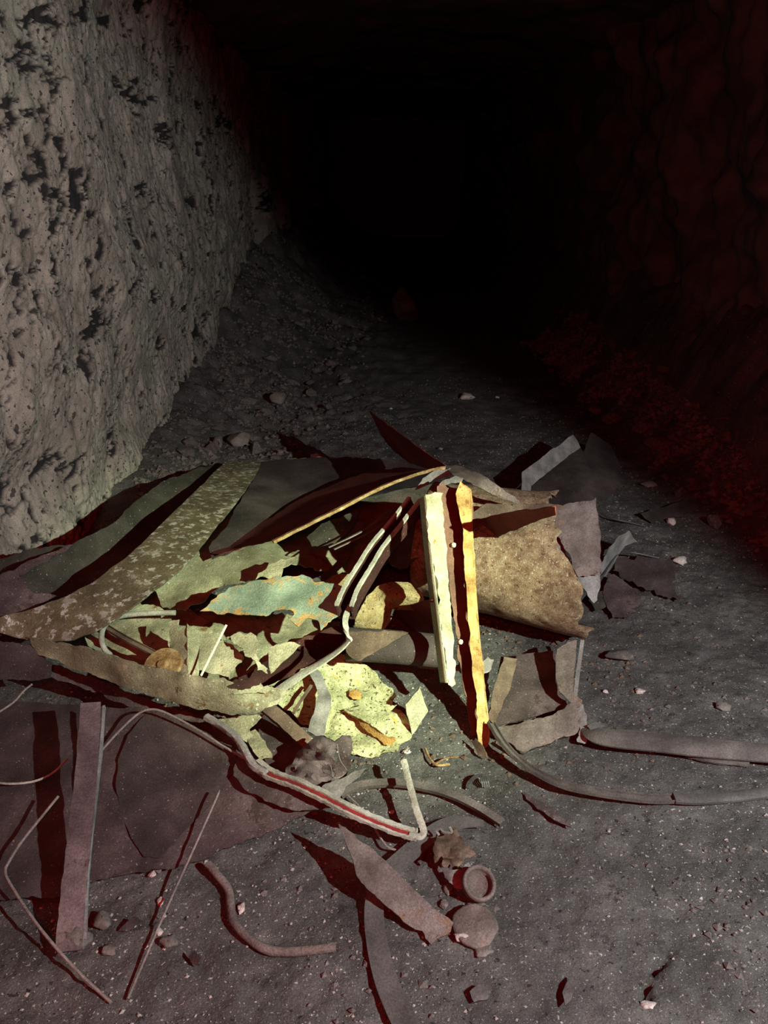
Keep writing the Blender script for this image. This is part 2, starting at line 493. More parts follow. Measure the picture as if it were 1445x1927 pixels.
def curtain(name, path, drop, m, parent=None, lean=(0, 0), thick=.004, jag=.012):
    """a strip of sheet hanging down from a 3D edge"""
    SEED[0] += 1
    pts = [Vector(q[:3]) for q in catmull([P(*q) for q in path], 10)]
    bm = bmesh.new(); rows = []
    for i, p in enumerate(pts):
        dz = drop + jag*float(fbm([i*.35], [SEED[0]], oct=3, s=SEED[0])[0])
        q = p + Vector((lean[0], lean[1], -dz))
        q.z = max(q.z, .01)
        t = (pts[min(i+1, len(pts)-1)]-pts[max(i-1, 0)]).normalized()
        nn = t.cross(q-p).normalized()*thick
        rows.append([bm.verts.new(p), bm.verts.new(p.lerp(q, .5)), bm.verts.new(q), bm.verts.new(q+nn), bm.verts.new(p.lerp(q, .5)+nn), bm.verts.new(p+nn)])
    for a, b in zip(rows, rows[1:]):
        for k in range(6): bm.faces.new((a[k], a[(k+1) % 6], b[(k+1) % 6], b[k]))
    bm.faces.new(rows[0]); bm.faces.new(list(reversed(rows[-1])))
    bmesh.ops.recalc_face_normals(bm, faces=bm.faces[:])
    for e in bm.edges:
        if len(e.link_faces) == 2 and e.calc_face_angle(0) > .7: e.smooth = False
    me = bpy.data.meshes.new(name); bm.to_mesh(me); bm.free()
    return place(name, me, M[m], parent)

# ============================================================ THE TUNNEL
def grid_mesh(name, A, B, fn, attr=None):
    """A (n,) and B (m,) parameter vectors; fn(a, b) -> xyz arrays, and optional attribute array"""
    n, m = len(A), len(B)
    a, b = np.meshgrid(A, B, indexing='ij')
    x, y, z, at = fn(a, b)
    co = np.stack([x, y, z], -1).reshape(-1, 3).astype(np.float32)
    i = np.arange((n-1)*(m-1)); r, c = i//(m-1), i % (m-1)
    q = np.stack([r*m+c, (r+1)*m+c, (r+1)*m+c+1, r*m+c+1], -1).astype(np.int32)
    me = bpy.data.meshes.new(name)
    me.vertices.add(len(co)); me.vertices.foreach_set('co', co.ravel())
    me.loops.add(len(q)*4); me.loops.foreach_set('vertex_index', q.ravel())
    me.polygons.add(len(q)); me.polygons.foreach_set('loop_start', np.arange(0, len(q)*4, 4, dtype=np.int32))
    me.update(calc_edges=True)
    if at is not None:
        t = me.attributes.new('soot', 'FLOAT', 'POINT'); t.data.foreach_set('value', at.ravel().astype(np.float32))
    return me
def graded(segs):
    out = [segs[0][0]]
    for a, b, s in segs:
        k = max(1, int(round((b-a)/s)))
        out += [a+(b-a)*(i+1)/k for i in range(k)]
    return np.array(out)
def segdist(x, y, pts):
    d = np.full(np.shape(x), 9.0)
    for (ax, ay), (bx, by) in zip(pts, pts[1:]):
        ux, uy = bx-ax, by-ay
        t = np.clip(((x-ax)*ux+(y-ay)*uy)/(ux*ux+uy*uy+1e-9), 0, 1)
        d = np.minimum(d, np.hypot(x-ax-ux*t, y-ay-uy*t))
    return d
g2 = lambda pts: [tuple(P(px, py, 0)[:2]) for px, py in pts]
CRACK = g2([(1253, 1787), (1238, 1815), (1225, 1845), (1215, 1872)])
DENTS = [(g2([(358, 1795), (372, 1815)]), .010, .02), (g2([(222, 1752), (262, 1735)]), .006, .012), (g2([(1065, 1845), (1060, 1880)]), .004, .009)]
def floor_h(x, y):
    x = np.asarray(x, float); y = np.asarray(y, float)
    h = .010*fbm(x*2.2, y*2.2, oct=3, s=3) + .004*fbm(x*14, y*14, oct=3, s=5) - .006
    far = sstep(3.4, 5.2, y)
    bank = sstep(-.45, -1.35, x)*.42*sstep(3.6, 7.5, y) + .12*sstep(-.85, -1.3, x)*sstep(2.8, 4.2, y)
    bank = bank + sstep(.3, -1.2, x)*.28*sstep(6.0, 9, y)
    bank = bank + .55*sstep(1.40, 2.05, x)*sstep(2.6, 3.8, y) + .25*sstep(1.58, 2.1, x)*sstep(1.8, 3.0, y)
    h = h + bank*(1+.12*fbm(x*4, y*4, oct=4, s=11)) + far*.035*fbm(x*6, y*6, oct=5, s=9, gain=.6)*sstep(.6, -.6, x)
    h = h - .05*np.exp(-(segdist(x, y, CRACK)/.008)**2)*sstep(0, 1, .6+fbm(x*40, y*40, s=2, oct=2))
    for pts, dep, wdt in DENTS:
        h = h - dep*np.exp(-(segdist(x, y, pts)/wdt)**2)
    return h
def floor_fn(a, b):
    x, y = a, b
    h = floor_h(x, y) + .0030*fbm(x*48, y*48, oct=2, s=21)*(y < 4.5)
    f1, f2, cid = worley(x*26, y*26, 4)                      # clods trodden into the dirt
    h = h + np.where(cid > .86, np.clip(.30-f1, 0, 1)*.016, 0)
    return x, y, h, None
me = grid_mesh('floor', graded([(-1.75, -1.2, .03), (-1.2, 1.5, .0085), (1.5, 2.3, .025)]),
               graded([(-4, .6, .15), (.6, 3.4, .0085), (3.4, 5.5, .014), (5.5, 20, .07)]), floor_fn)
tag(link('floor', me, M['dirt']), kind='structure')

XW = -1.30
def wl(px, py):
    d = ray(px, py); t = XW/d.x
    return (d.y*t, CAMZ + d.z*t)
PITS = [(155, 135, 22), (60, 105, 26), (30, 120, 20), (20, 228, 30), (285, 190, 22), (270, 165, 18), (235, 40, 12), (320, 260, 15), (315, 245, 12), (150, 18, 26),
        (60, 40, 24), (110, 30, 20), (250, 505, 18), (285, 360, 16), (245, 405, 15), (235, 548, 20), (278, 556, 18), (180, 600, 22), (345, 95, 9), (420, 225, 14), (440, 230, 14), (500, 375, 14),
        (300, 655, 14), (95, 365, 14), (25, 350, 14), (90, 425, 16), (150, 270, 10), (75, 520, 14), (130, 690, 18), (110, 690, 14), (240, 745, 10), (290, 640, 10), (125, 880, 20),
        (160, 880, 18), (20, 925, 20), (320, 790, 16), (225, 815, 14), (105, 660, 14), (330, 490, 12), (200, 500, 9), (380, 590, 10), (55, 335, 10), (400, 560, 9), (345, 580, 9),
        (390, 20, 24), (430, 40, 26), (470, 110, 26), (520, 140, 20), (410, 70, 14), (340, 8, 16), (590, 300, 12), (445, 540, 10), (110, 395, 9), (60, 440, 9), (275, 8, 10), (210, 330, 9)]
CRACKS = [[(102, 915), (98, 945), (85, 965), (70, 985), (45, 1005)], [(50, 625), (45, 660), (50, 685), (38, 705)], [(192, 855), (190, 885), (198, 910)], [(228, 700), (215, 740), (222, 770)], [(80, 800), (72, 850)]]
def wall_fn(a, b):
    y, z = a, b
    wx, wz = y + .10*fbm(y*3, z*3, s=31, oct=3), z + .10*fbm(y*3+50, z*3, s=33, oct=3)
    d = .070*fbm(y*1.1, z*1.1, oct=2, s=40) + .020*fbm(y*4, z*2.6, oct=3, s=41)
    f1, f2, cid = worley(wx*5.5, wz*4.2, 8)                 # smeared plaster over rubble stone
    d = d + .016*(.45-f1)*(.4+cid) + (cid-.5)*.014*sstep(.0, .12, f2-f1)
    g1, g2_, c2 = worley(wx*15, wz*10, 18)
    d = d + .006*(.4-g1) + (c2-.5)*.006*sstep(.0, .15, g2_-g1)
    d = d + .0045*fbm(y*22, z*9, oct=4, s=44) + .003*fbm(y*60, z*30, oct=3, s=45)
    h1, h2, c3 = worley(wx*31, wz*24, 28)
    d = d + (c3-.5)*.004*sstep(.0, .2, h2-h1)
    joint = sstep(.045, .0, f2-f1)*sstep(.25, .65, fbm(y*2.0, z*2.0, oct=3, s=52)+.12)
    rag = fbm(.82*y*26+.57*z*26, (-.57*y+.82*z)*60, oct=3, s=49, gain=.8)
    pit = sstep(.80, .92, fbm(y*13, z*13, oct=3, s=47) + .50*fbm(y*2.6, z*2.6, oct=2, s=48) + .35*rag)
    pit = np.maximum(pit, sstep(.80, .90, fbm(y*30, z*22, oct=2, s=57)+.30*fbm(y*4, z*4, s=58, oct=2)+.25*rag))
    named = np.zeros_like(y)
    for px, py, r in PITS:
        cy, cz = wl(px, py)
        rr = r*1.15*abs(XW)/abs(px-W/2)*(1 if True else 0)*1.0
        m = (np.abs(y-cy) < rr*5) & (np.abs(z-cz) < rr*3)
        if not m.any(): continue
        yy, zz = y[m], z[m]
        sx = math.hypot(cy, XW)/abs(XW)                      # foreshortened wall: pits longer along it
        u, w_ = .82*yy/(sx*.8)+.57*zz, -.57*yy/(sx*.8)+.82*zz   # fractures lean across the wall
        q = np.hypot((yy-cy)/(sx*.7), zz-cz)/(rr*.86) + .95*fbm(u*16, w_*38, oct=4, s=int(px), gain=.75)
        named[m] = np.maximum(named[m], sstep(.82, .70, q))
    pit = np.maximum(pit, named)
    for c in CRACKS:
        w_ = [wl(*q) for q in c]
        q = segdist(y+.03*fbm(y*18, z*18, s=71, oct=2), z+.03*fbm(y*18+9, z*18, s=72, oct=2), w_)
        pit = np.maximum(pit, sstep(.011, .003, q))
    fade = sstep(1.0, .2, joint*0)
    d = d - .016*pit - .008*joint
    x = XW - .10*sstep(.62, .34, z)*sstep(3.3, 2.7, y) + d + .10*sstep(2.2, 3.2, z) + .04*sstep(.5, 0, z) - .0
    pit_dark = np.clip(np.maximum(pit, .5*joint), 0, 1)
    return x, y, z, pit_dark
me = grid_mesh('wall_left', graded([(-4, 1.8, .12), (1.8, 5.2, .0072), (5.2, 8.5, .02), (8.5, 20, .09)]), graded([(-.15, 2.75, .0066)]), wall_fn)
w = tag(link('wall_left', me, M['wall']), kind='structure')
me.flip_normals()

def right_fn(a, b):
    y, z = a, b
    d = .12*fbm(y*1.2, z*1.2, oct=3, s=61) + .05*fbm(y*5, z*5, oct=4, s=62)
    f1, f2, cid = worley(y*4+.3*fbm(y*3, z*3, s=63), z*4, 9)
    return 1.92 - d - (.4-f1)*.08 - .1*sstep(2.0, 2.8, z), y, z, None
me = grid_mesh('wall_right', graded([(-4, 2, .12), (2, 7, .035), (7, 20, .12)]), graded([(-.15, 2.8, .035)]), right_fn)
tag(link('wall_right', me, M['rock']), kind='structure')
def ceil_fn(a, b):
    x, y = a, b
    return x, y, 2.58 + .18*np.cos(np.clip(x-.3, -1.6, 1.6)*.95) - .12 + .07*fbm(x*1.8, y*1.8, oct=4, s=65), None
me = grid_mesh('ceiling', graded([(-1.8, 2.4, .05)]), graded([(-4, 20, .09)]), ceil_fn)
me.flip_normals()
tag(link('ceiling', me, M['rock']), kind='structure')
for nm, yy in (('wall_back', 19.6), ('wall_front', -3.7)):
    me = grid_mesh(nm, graded([(-1.8, 2.4, .08)]), graded([(-.2, 2.9, .08)]), lambda a, b, yy=yy: (a, yy + .2*fbm(a*1.5, b*1.5, oct=4, s=67), b, None))
    tag(link(nm, me, M['rock']), kind='structure')

# ------------------------------------------------------------ countless grit and gravel
def scatter(name, n, rr, m, area, seed, power=1.0, dens=lambda x, y: x*0+1):
    r_ = np.random.RandomState(seed)
    xs, ys = [], []
    c = np.array(area)
    x = c[0] + (c[1]-c[0])*r_.rand(n*3); y = c[2] + (c[3]-c[2])*r_.rand(n*3)**power
    keep = (fbm(x*2.3, y*2.3, oct=3, s=seed) > -.25 + .5*(r_.rand(n*3)-.5)) & (r_.rand(n*3) < dens(x, y))
    x, y = x[keep][:n], y[keep][:n]
    n = len(x)
    r = rr[0] + (rr[1]-rr[0])*r_.rand(n)**3.2
    z = floor_h(x, y) + r*.25
    base = np.array([(1, 0, 0), (-1, 0, 0), (0, 1, 0), (0, -1, 0), (0, 0, .7), (0, 0, -.7)], float)
    fc = np.array([(0, 2, 4), (2, 1, 4), (1, 3, 4), (3, 0, 4), (2, 0, 5), (1, 2, 5), (3, 1, 5), (0, 3, 5)])
    v = base[None]*(0.6+.8*r_.rand(n, 6, 1))
    a = r_.rand(n)*6.28
    ca, sa = np.cos(a)[:, None], np.sin(a)[:, None]
    vx = v[:, :, 0]*ca - v[:, :, 1]*sa; vy = v[:, :, 0]*sa + v[:, :, 1]*ca
    co = np.stack([vx*r[:, None]+x[:, None], vy*r[:, None]*(.6+.6*r_.rand(n, 1))+y[:, None], v[:, :, 2]*r[:, None]+z[:, None]], -1).reshape(-1, 3)
    q = (fc[None]+(np.arange(n)*6)[:, None, None]).reshape(-1, 3)
    me = bpy.data.meshes.new(name)
    me.from_pydata(co.tolist(), [], q.tolist())
    return link(name, me, M[m], smooth=False)
tag(scatter('white_grit', 9000, (.0012, .0052), 'grit', (-1.25, 2.0, .75, 5.0), 3, 1.4), 'white specks of grit sprinkled all over the dirt floor', 'grit', kind='stuff')
tag(scatter('floor_gravel', 9000, (.0015, .010), 'gravel', (-1.25, 1.9, .75, 6.0), 5, 1.3), 'small brown gravel and crumbs lying over the dirt floor', 'gravel', kind='stuff')
tag(scatter('bank_gravel', 9000, (.003, .024), 'gravel', (-1.28, .5, 3.2, 9.5), 6, 1.2, lambda x, y: sstep(-.35+.12*(y-4), -1.0, x+.0*y+.25*fbm(x*3, y*3, s=77, oct=2))), 'fine rubble between the stones at the foot of the left wall', 'gravel', kind='stuff')
tag(scatter('dark_bank_gravel', 4000, (.006, .030), 'bankstone', (1.25, 1.72, 2.9, 7.5), 8, 1.2, lambda x, y: sstep(1.50-.04*(y-3), 1.68-.04*(y-3), x+.10*fbm(x*4, y*4, s=78, oct=2))), 'fine rubble between the stones of the dim right bank', 'gravel', kind='stuff')

tag(scatter('rust_crumbs', 4500, (.002, .011), 'brown', (-1.0, 1.05, 1.35, 3.4), 15, 1.0, lambda x, y: sstep(1.05, .3, np.hypot((x-.05)/1.0, (y-2.1)/.75))), 'crumbs and small flakes of rust strewn on the dirt around the scrap pile', 'rust crumbs', kind='stuff')
ROCKS = [rock_mesh('rubble_stone', 20+k, 2, .35, (1, .85+.1*(k % 3), .55+.08*(k % 4))) for k in range(7)]
for k, r_ in enumerate(ROCKS): r_.materials.append(M['stone'])
ROCKS2 = [r_.copy() for r_ in ROCKS]
for r_ in ROCKS2: r_.materials[0] = M['bankstone']
def stone(px, py, size, label, m='stone', seed=None, name='stone', group=None, sq=(1, .8, .6), rot=0, sink=.25, at=None, cat='stone'):
    if seed is None: seed = int(px*3+py)
    p = Vector(at) if at else P(px, py, 0)
    me = rock_mesh(name, seed, 3, .4, sq)
    me.transform(Matrix.Scale(size, 4))
    o = bpy.data.objects.new(name, me); COL.objects.link(o)
    me.materials.append(M[m])
    zmin = min(v.co.z for v in me.vertices)
    o.location = (p.x, p.y, float(floor_h(p.x, p.y)) - zmin - sink*size*sq[2])
    o.rotation_euler = (0, 0, rot)
    return tag(o, label, cat, group)
def bank(n, xr, yr, sr, label, group, seed, rocks=ROCKS):
    r_ = random.Random(seed)
    done = []
    for _ in range(n*30):
        if len(done) == n: break
        y = yr[0] + (yr[1]-yr[0])*r_.random()**1.3
        x0, x1 = xr(y)
        x = x0 + (x1-x0)*r_.random()**1.2
        s = sr[0] + (sr[1]-sr[0])*r_.random()**2.5
        if any(math.hypot(x-a, y-b) < (s+c)*1.05 for a, b, c in done): continue
        done.append((x, y, s))
        o = bpy.data.objects.new('rubble_stone', rocks[r_.randrange(7)]); COL.objects.link(o)
        o.scale = (s,)*3
        o.rotation_euler = (r_.uniform(-.25, .25), r_.uniform(-.25, .25), r_.random()*6.28)
        o.location = (x, y, float(floor_h(x, y)) + s*.25)
        tag(o, label, 'stone', group)
bank(215, lambda y: (-1.15, -.50+.10*(y-3.6)), (3.65, 8.0), (.014, .075), 'grey rubble stone in the dim heap along the foot of the left wall', 'rubble along the left wall', 1)
bank(110, lambda y: (1.75, 1.50-.05*(y-3)), (2.9, 7.0), (.02, .10), 'dim reddish rubble stone in the dark bank along the right wall', 'rubble along the right wall', 2, ROCKS2)
stone(760, 602, .24, 'largest dim boulder, upright in the darkness beyond the rubble heap', 'stone', sq=(.75, .7, 1.0), name='boulder', cat='boulder')
stone(882, 748, .060, 'pinkish white lump of rock alone on the dark floor beyond the pile', 'whitestone', sq=(1, .7, .5))
stone(936, 746, .024, 'thin pale chip right of the pinkish white lump', 'whitestone', sq=(1, .5, .4))
stone(736, 768, .014, 'tiny bright chip just above the standing triangular sheet', 'whitestone')
stone(527, 772, .065, 'rough stone at the tip of the long shadow behind the pile', 'stone', sq=(1, .8, .9))
stone(448, 846, .075, 'pale grey stone, larger of the pair right behind the mottled band', 'stone', sq=(1, .8, .8))
stone(412, 852, .05, 'smaller stone left of the pale grey stone behind the band', 'stone', sq=(.8, .8, 1))
stone(527, 855, .03, 'pebble behind the back edge of the brown sheet, left of the whitish one', 'stone')
stone(597, 860, .05, 'whitish flat stone touching the back edge of the brown sheet', 'whitestone', sq=(1.1, .6, .5))
stone(810, 790, .016, 'pebble on the dim floor right of the standing triangular sheet', 'stone')
stone(828, 845, .02, 'round pebble close behind the curled top sheets', 'stone')
stone(1280, 1056, .032, 'white crystalline stone on the right, beside the flaked rust', 'whitestone', sq=(1, .9, .9))
stone(1165, 1236, .055, 'black rock right of the drum with a white speckled edge', 'darkstone', sq=(1, .6, .5))
stone(1204, 1298, .020, 'cream pebble on bare dirt between the black rock and the long strip', 'whitestone')
stone(1140, 1300, .012, 'tiny cream pebble just left of the cream one', 'whitestone')
stone(1360, 1330, .026, 'dirt coloured clod in the pale patch at the far right', 'stone')
stone(1262, 985, .03, 'small pale stone at the edge of the red lit rubble', 'whitestone')
stone(1222, 912, .045, 'long pale stone lying at the foot of the right bank', 'stone', sq=(1.3, .6, .4))
stone(455, 1712, .017, 'cream chip inside the bend of the bent rusty rod', 'whitestone', sq=(.7, 1, .6))
stone(302, 1638, .018, 'small clod by the front edge of the big flat sheet', 'stone')
stone(288, 1650, .012, 'small pale pebble in the dirt in front of the flat sheet', 'whitestone')
stone(148, 1780, .030, 'grey stone against the near end of the long angle bar', 'stone', sq=(.9, .8, .8))
stone(190, 1742, .022, 'brown clod right of the near end of the angle bar', 'gravel', sq=(1, 1, .6))
stone(302, 1700, .010, 'small white pebble left of the bent rusty rod', 'whitestone')
stone(300, 1758, .010, 'small white pebble below the long straight wire', 'whitestone')
stone(322, 1778, .022, 'dark clod between the straight wire and the bent rod', 'gravel')
stone(205, 1790, .018, 'dark pebble near the foot of the straight wire', 'gravel')
stone(765, 1418, .016, 'yellowish pebble above the upright end of the hooked trim', 'whitestone')
stone(738, 1524, .010, 'white pebble on the dirt between the trim and the curved bar', 'whitestone')
stone(842, 1670, .016, 'crumb of stone left of the round jar ring', 'stone')
stone(836, 1700, .014, 'crumb of stone between the tapered plate and the jar ring', 'stone')
stone(868, 1766, .018, 'cream bone like chip on the left rim of the rusted disc', 'whitestone', sq=(1, .7, .7), sink=0)
stone(908, 1786, .024, 'flat crumb of rust below the rusted disc', 'stone', sq=(1, .8, .4))
stone(895, 1703, .022, 'crumbs of rust between jar ring and rusted disc', 'stone', sq=(1.2, .6, .4))
stone(1221, 1880, .018, 'yellowish pebble at the lower end of the floor crack', 'whitestone')
stone(1020, 1236, .022, 'pale stone inside the shadowed tray under the drum', 'whitestone', sq=(.6, 1, .8), at=P(1020, 1240, .06)[:])

# ============================================================ THE SCRAP PILE
S = sheet
# --- left: curved bands and sheets behind
S('metal_sheet', 'wide dark dusty sheet curling against the left wall, behind the mottled band', 'sheet',
  [(-30, 1190, .27), (-30, 1062, .30), (60, 1032, .32), (135, 1026, .31), (212, 985, .29), (262, 938, .27), (320, 900, .22), (410, 869, .14), (445, 870, .10), (400, 980, .12), (300, 1080, .17), (170, 1165, .20), (60, 1200, .22)],
  'dusty', ctrl=[(150, 1080, .20), (280, 990, .18), (60, 1110, .24)], jag=2.5, crumple=.006)
S('metal_sheet', 'narrow torn dusty lip lying on the dark sheet at the left edge', 'sheet',
  [(-20, 1088, .34), (40, 1062, .345), (90, 1042, .345), (138, 1025, .345), (110, 1042, .345), (70, 1064, .34), (35, 1084, .33), (65, 1115, .30), (95, 1118, .28), (110, 1122, .27), (50, 1150, .27), (-20, 1168, .28)],
  'purple', jag=3)
S('metal_band', 'long mottled whitish band of steel sweeping in an S across the left of the pile', 'band',
  [(424, 868, .19), (492, 868, .19), (478, 900, .23), (455, 930, .27), (422, 975, .31), (385, 1020, .34), (348, 1062, .35), (310, 1096, .345), (268, 1128, .33), (225, 1160, .31), (190, 1182, .29), (140, 1203, .27), (90, 1208, .26), (50, 1203, .255), (-30, 1185, .27), (-30, 1170, .30), (60, 1146, .31), (120, 1124, .325), (175, 1095, .335), (225, 1058, .345), (265, 1025, .35), (305, 985, .345), (345, 947, .31), (385, 908, .25)],
  'band', jag=1.2, crumple=.004, thick=.005)
# --- big brown sheet in the middle back
S('metal_sheet', 'largest brown sheet, spread from the mottled band to the curled top pieces', 'sheet',
  [(425, 872, .10), (500, 868, .13), (580, 864, .15), (662, 862, .18), (750, 868, .22), (838, 884, .22), (845, 930, .16), (815, 985, .12), (770, 1040, .10), (700, 1075, .10), (600, 1075, .13), (545, 1058, .20), (515, 1068, .24), (480, 1092, .22), (435, 1100, .21), (405, 1112, .19), (375, 1135, .17), (348, 1150, .155), (322, 1148, .15), (306, 1143, .15), (296, 1120, .17), (278, 1104, .19), (330, 1060, .20), (380, 1010, .19), (420, 960, .16)],
  'olive', ctrl=[(500, 950, .13), (620, 930, .13), (430, 1050, .22), (520, 1000, .16), (700, 960, .12), (640, 1020, .12)], jag=4, crumple=.008)
tarp = S('metal_sheet', 'smooth dark brown sheet lying over the back half of the largest sheet', 'sheet',
  [(492, 868, .17), (580, 862, .17), (662, 860, .19), (750, 866, .23), (832, 882, .28), (838, 905, .24), (780, 915, .20), (690, 935, .18), (610, 960, .17), (545, 988, .19), (500, 1010, .22), (440, 1035, .255), (398, 1052, .24), (393, 1030, .245), (430, 985, .23), (455, 935, .21), (478, 900, .19)],
  'purple_dark', ctrl=[(600, 905, .18), (500, 960, .20)], jag=2, crumple=.004)
S('metal_sheet', 'small dull grey sheet lying in shadow under the thin rusty bar', 'sheet',
  [(578, 1012, .30), (605, 985, .32), (650, 968, .33), (680, 962, .33), (662, 995, .32), (630, 1022, .30), (600, 1030, .29), (586, 1028, .29)], 'dusty', jag=2.5)
S('metal_sheet', 'grey leaf shaped plate with a torn right edge, left of the channel post', 'plate',
  [(800, 958, .42), (812, 985, .40), (806, 1010, .37), (790, 1040, .33), (770, 1060, .30), (752, 1072, .28), (735, 1062, .28), (728, 1050, .28), (750, 1020, .33), (775, 985, .38)], 'dusty', jag=4)
# standing pieces at the back
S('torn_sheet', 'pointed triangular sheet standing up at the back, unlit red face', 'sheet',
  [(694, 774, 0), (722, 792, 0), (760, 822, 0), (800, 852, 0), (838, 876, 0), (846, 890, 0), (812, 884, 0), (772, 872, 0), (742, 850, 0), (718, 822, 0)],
  'red_rust', plane=((-.065, 3.3, .53), (-.8, -.3, -.5)), jag=1.2, crumple=.002)  # its unlit face carries the red shadow tone in its colour
S('curled_sheet', 'curved brown sheet arching right from the top of the post to a point', 'sheet',
  [(836, 876, .56), (870, 878, .58), (905, 892, .60), (930, 908, .60), (958, 928, .58), (978, 942, .54), (976, 950, .53), (945, 938, .55), (915, 924, .58), (885, 908, .60), (855, 896, .60)], 'pink', ctrl=[(900, 905, .61)], jag=2)
S('curled_sheet', 'slim curled leaf of steel just left of the top of the post', 'sheet',
  [(782, 922, .52), (795, 900, .55), (818, 885, .57), (848, 880, .58), (850, 894, .56), (832, 898, .55), (808, 908, .53), (792, 918, .52)], 'zincdim', jag=1.5)
S('curled_sheet', 'smallest curled scrap lying on the top end of the post', 'sheet',
  [(826, 912, .59), (838, 902, .60), (858, 895, .61), (872, 900, .61), (868, 908, .60), (850, 908, .60), (840, 912, .59)], 'zincdim', jag=1.5)
S('torn_sheet', 'dark brown strip of sheet bridging the drum and the curled top pieces', 'sheet',
  [(880, 975, .50), (915, 948, .52), (960, 950, .52), (1035, 948, .52), (1062, 952, .52), (1040, 962, .50), (985, 972, .48), (930, 985, .47), (890, 998, .46)], 'brown', jag=3)

# --- the drum
DA, DB = Vector((.155, 2.475, .295)), Vector((.72, 2.275, .272))
def drum():
    ax = (DB-DA).normalized()
    e1 = Vector((-ax.y, ax.x, 0)); e1 = e1 if e1.y < 0 else -e1    # towards the camera
    e2 = ax.cross(e1); e2 = e2 if e2.z > 0 else -e2
    L = (DB-DA).length
    nA, nT = 40, 46
    bm = bmesh.new()
    rows = []
    for i in range(nT+1):
        dg = -92 + (128+92)*i/nT
        th = math.radians(dg)
        r0 = .222
        e = L*(1 + .04*float(fbm([i*.45], [3.3], oct=4, s=91, gain=.8)[0]))
        bite = 0.0
        e -= .01 + .17*float(sstep(-10, 75, dg))
        row = []
        for j in range(nA+1):
            t = j/nA
            p = DA + ax*(e*t)
            r = (r0*(.92+.14*t)) * (1 + .02*float(fbm([t*5], [i*.16], oct=3, s=92)[0])) + .012*math.exp(-((t-1)/.05)**2)*float(fbm([i*.9], [.2], oct=2, s=93)[0])
            row.append(bm.verts.new(p + e1*math.cos(th)*r + e2*math.sin(th)*r))
        rows.append(row)
    for a, b in zip(rows, rows[1:]):
        for q in range(nA):
            bm.faces.new((a[q], a[q+1], b[q+1], b[q]))
    bmesh.ops.recalc_face_normals(bm, faces=bm.faces[:])
    bm.normal_update()
    r = bmesh.ops.solidify(bm, geom=bm.faces[:], thickness=.004)
    me = bpy.data.meshes.new('drum_shell')
    bm.to_mesh(me); bm.free()
    return me
o = place('drum_shell', drum(), M['drum'])
tag(o, 'big open rusted drum shell lying on its side behind the post', 'drum')
S('bent_plate', 'pinkish upright plate with a ragged edge at the right end of the drum', 'plate',
  [(1040, 962, 0), (1060, 950, 0), (1085, 944, 0), (1110, 942, 0), (1122, 936, 0), (1126, 985, 0), (1130, 1030, 0), (1132, 1070, 0), (1128, 1082, 0), (1105, 1086, 0), (1088, 1086, 0), (1076, 1066, 0), (1072, 1045, 0), (1056, 1020, 0), (1044, 992, 0)],
  'pink', plane=(P(1110, 1080, .27)[:], (.12, -.9, .42)), jag=2.5, crumple=.012)
S('torn_flap', 'grey green strip between the pinkish plate and the drum end', 'plate',
  [(1040, 985, 0), (1056, 1018, 0), (1073, 1050, 0), (1090, 1085, 0), (1130, 1080, 0), (1128, 1110, 0), (1118, 1135, 0), (1100, 1110, 0), (1072, 1080, 0), (1052, 1040, 0)],
  'zincdim', plane=(P(1090, 1090, .24)[:], (.3, -.8, .5)), jag=3)
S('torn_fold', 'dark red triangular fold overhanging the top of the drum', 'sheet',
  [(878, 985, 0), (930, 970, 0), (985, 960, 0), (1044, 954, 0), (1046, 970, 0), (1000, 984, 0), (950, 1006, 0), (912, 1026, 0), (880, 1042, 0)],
  'red_rust', plane=(P(960, 975, .575)[:], (-.70, -.45, -.55)), jag=1.5, crumple=.003)  # added fold, darkens the drum top where a shadow lies
# --- tray behind the drum
FL = (P(985, 935, .10), (-.45, -.75, .45))
t = thing('bent_tray', P(1075, 930, 0), 'dark bent tray with a raised left flange behind the drum', 'tray')
S('flange', None, None, [(980, 930, .10), (982, 888, .17), (1030, 852, .19), (1078, 818, .21), (1092, 842, .15), (1045, 878, .12), (1000, 915, .09), (996, 945, .07)], 'zincdim', parent=t, jag=1.5)
S('tray_floor', None, None, [(990, 946, .07), (1002, 914, .09), (1046, 877, .11), (1092, 842, .12), (1098, 850, .12), (1112, 814, .17), (1150, 838, .10), (1168, 880, .05), (1168, 910, .03), (1140, 940, .03), (1090, 950, .06), (1035, 952, .07)], 'purple_dark', parent=t, jag=1.5, ctrl=[(1090, 890, .12)])

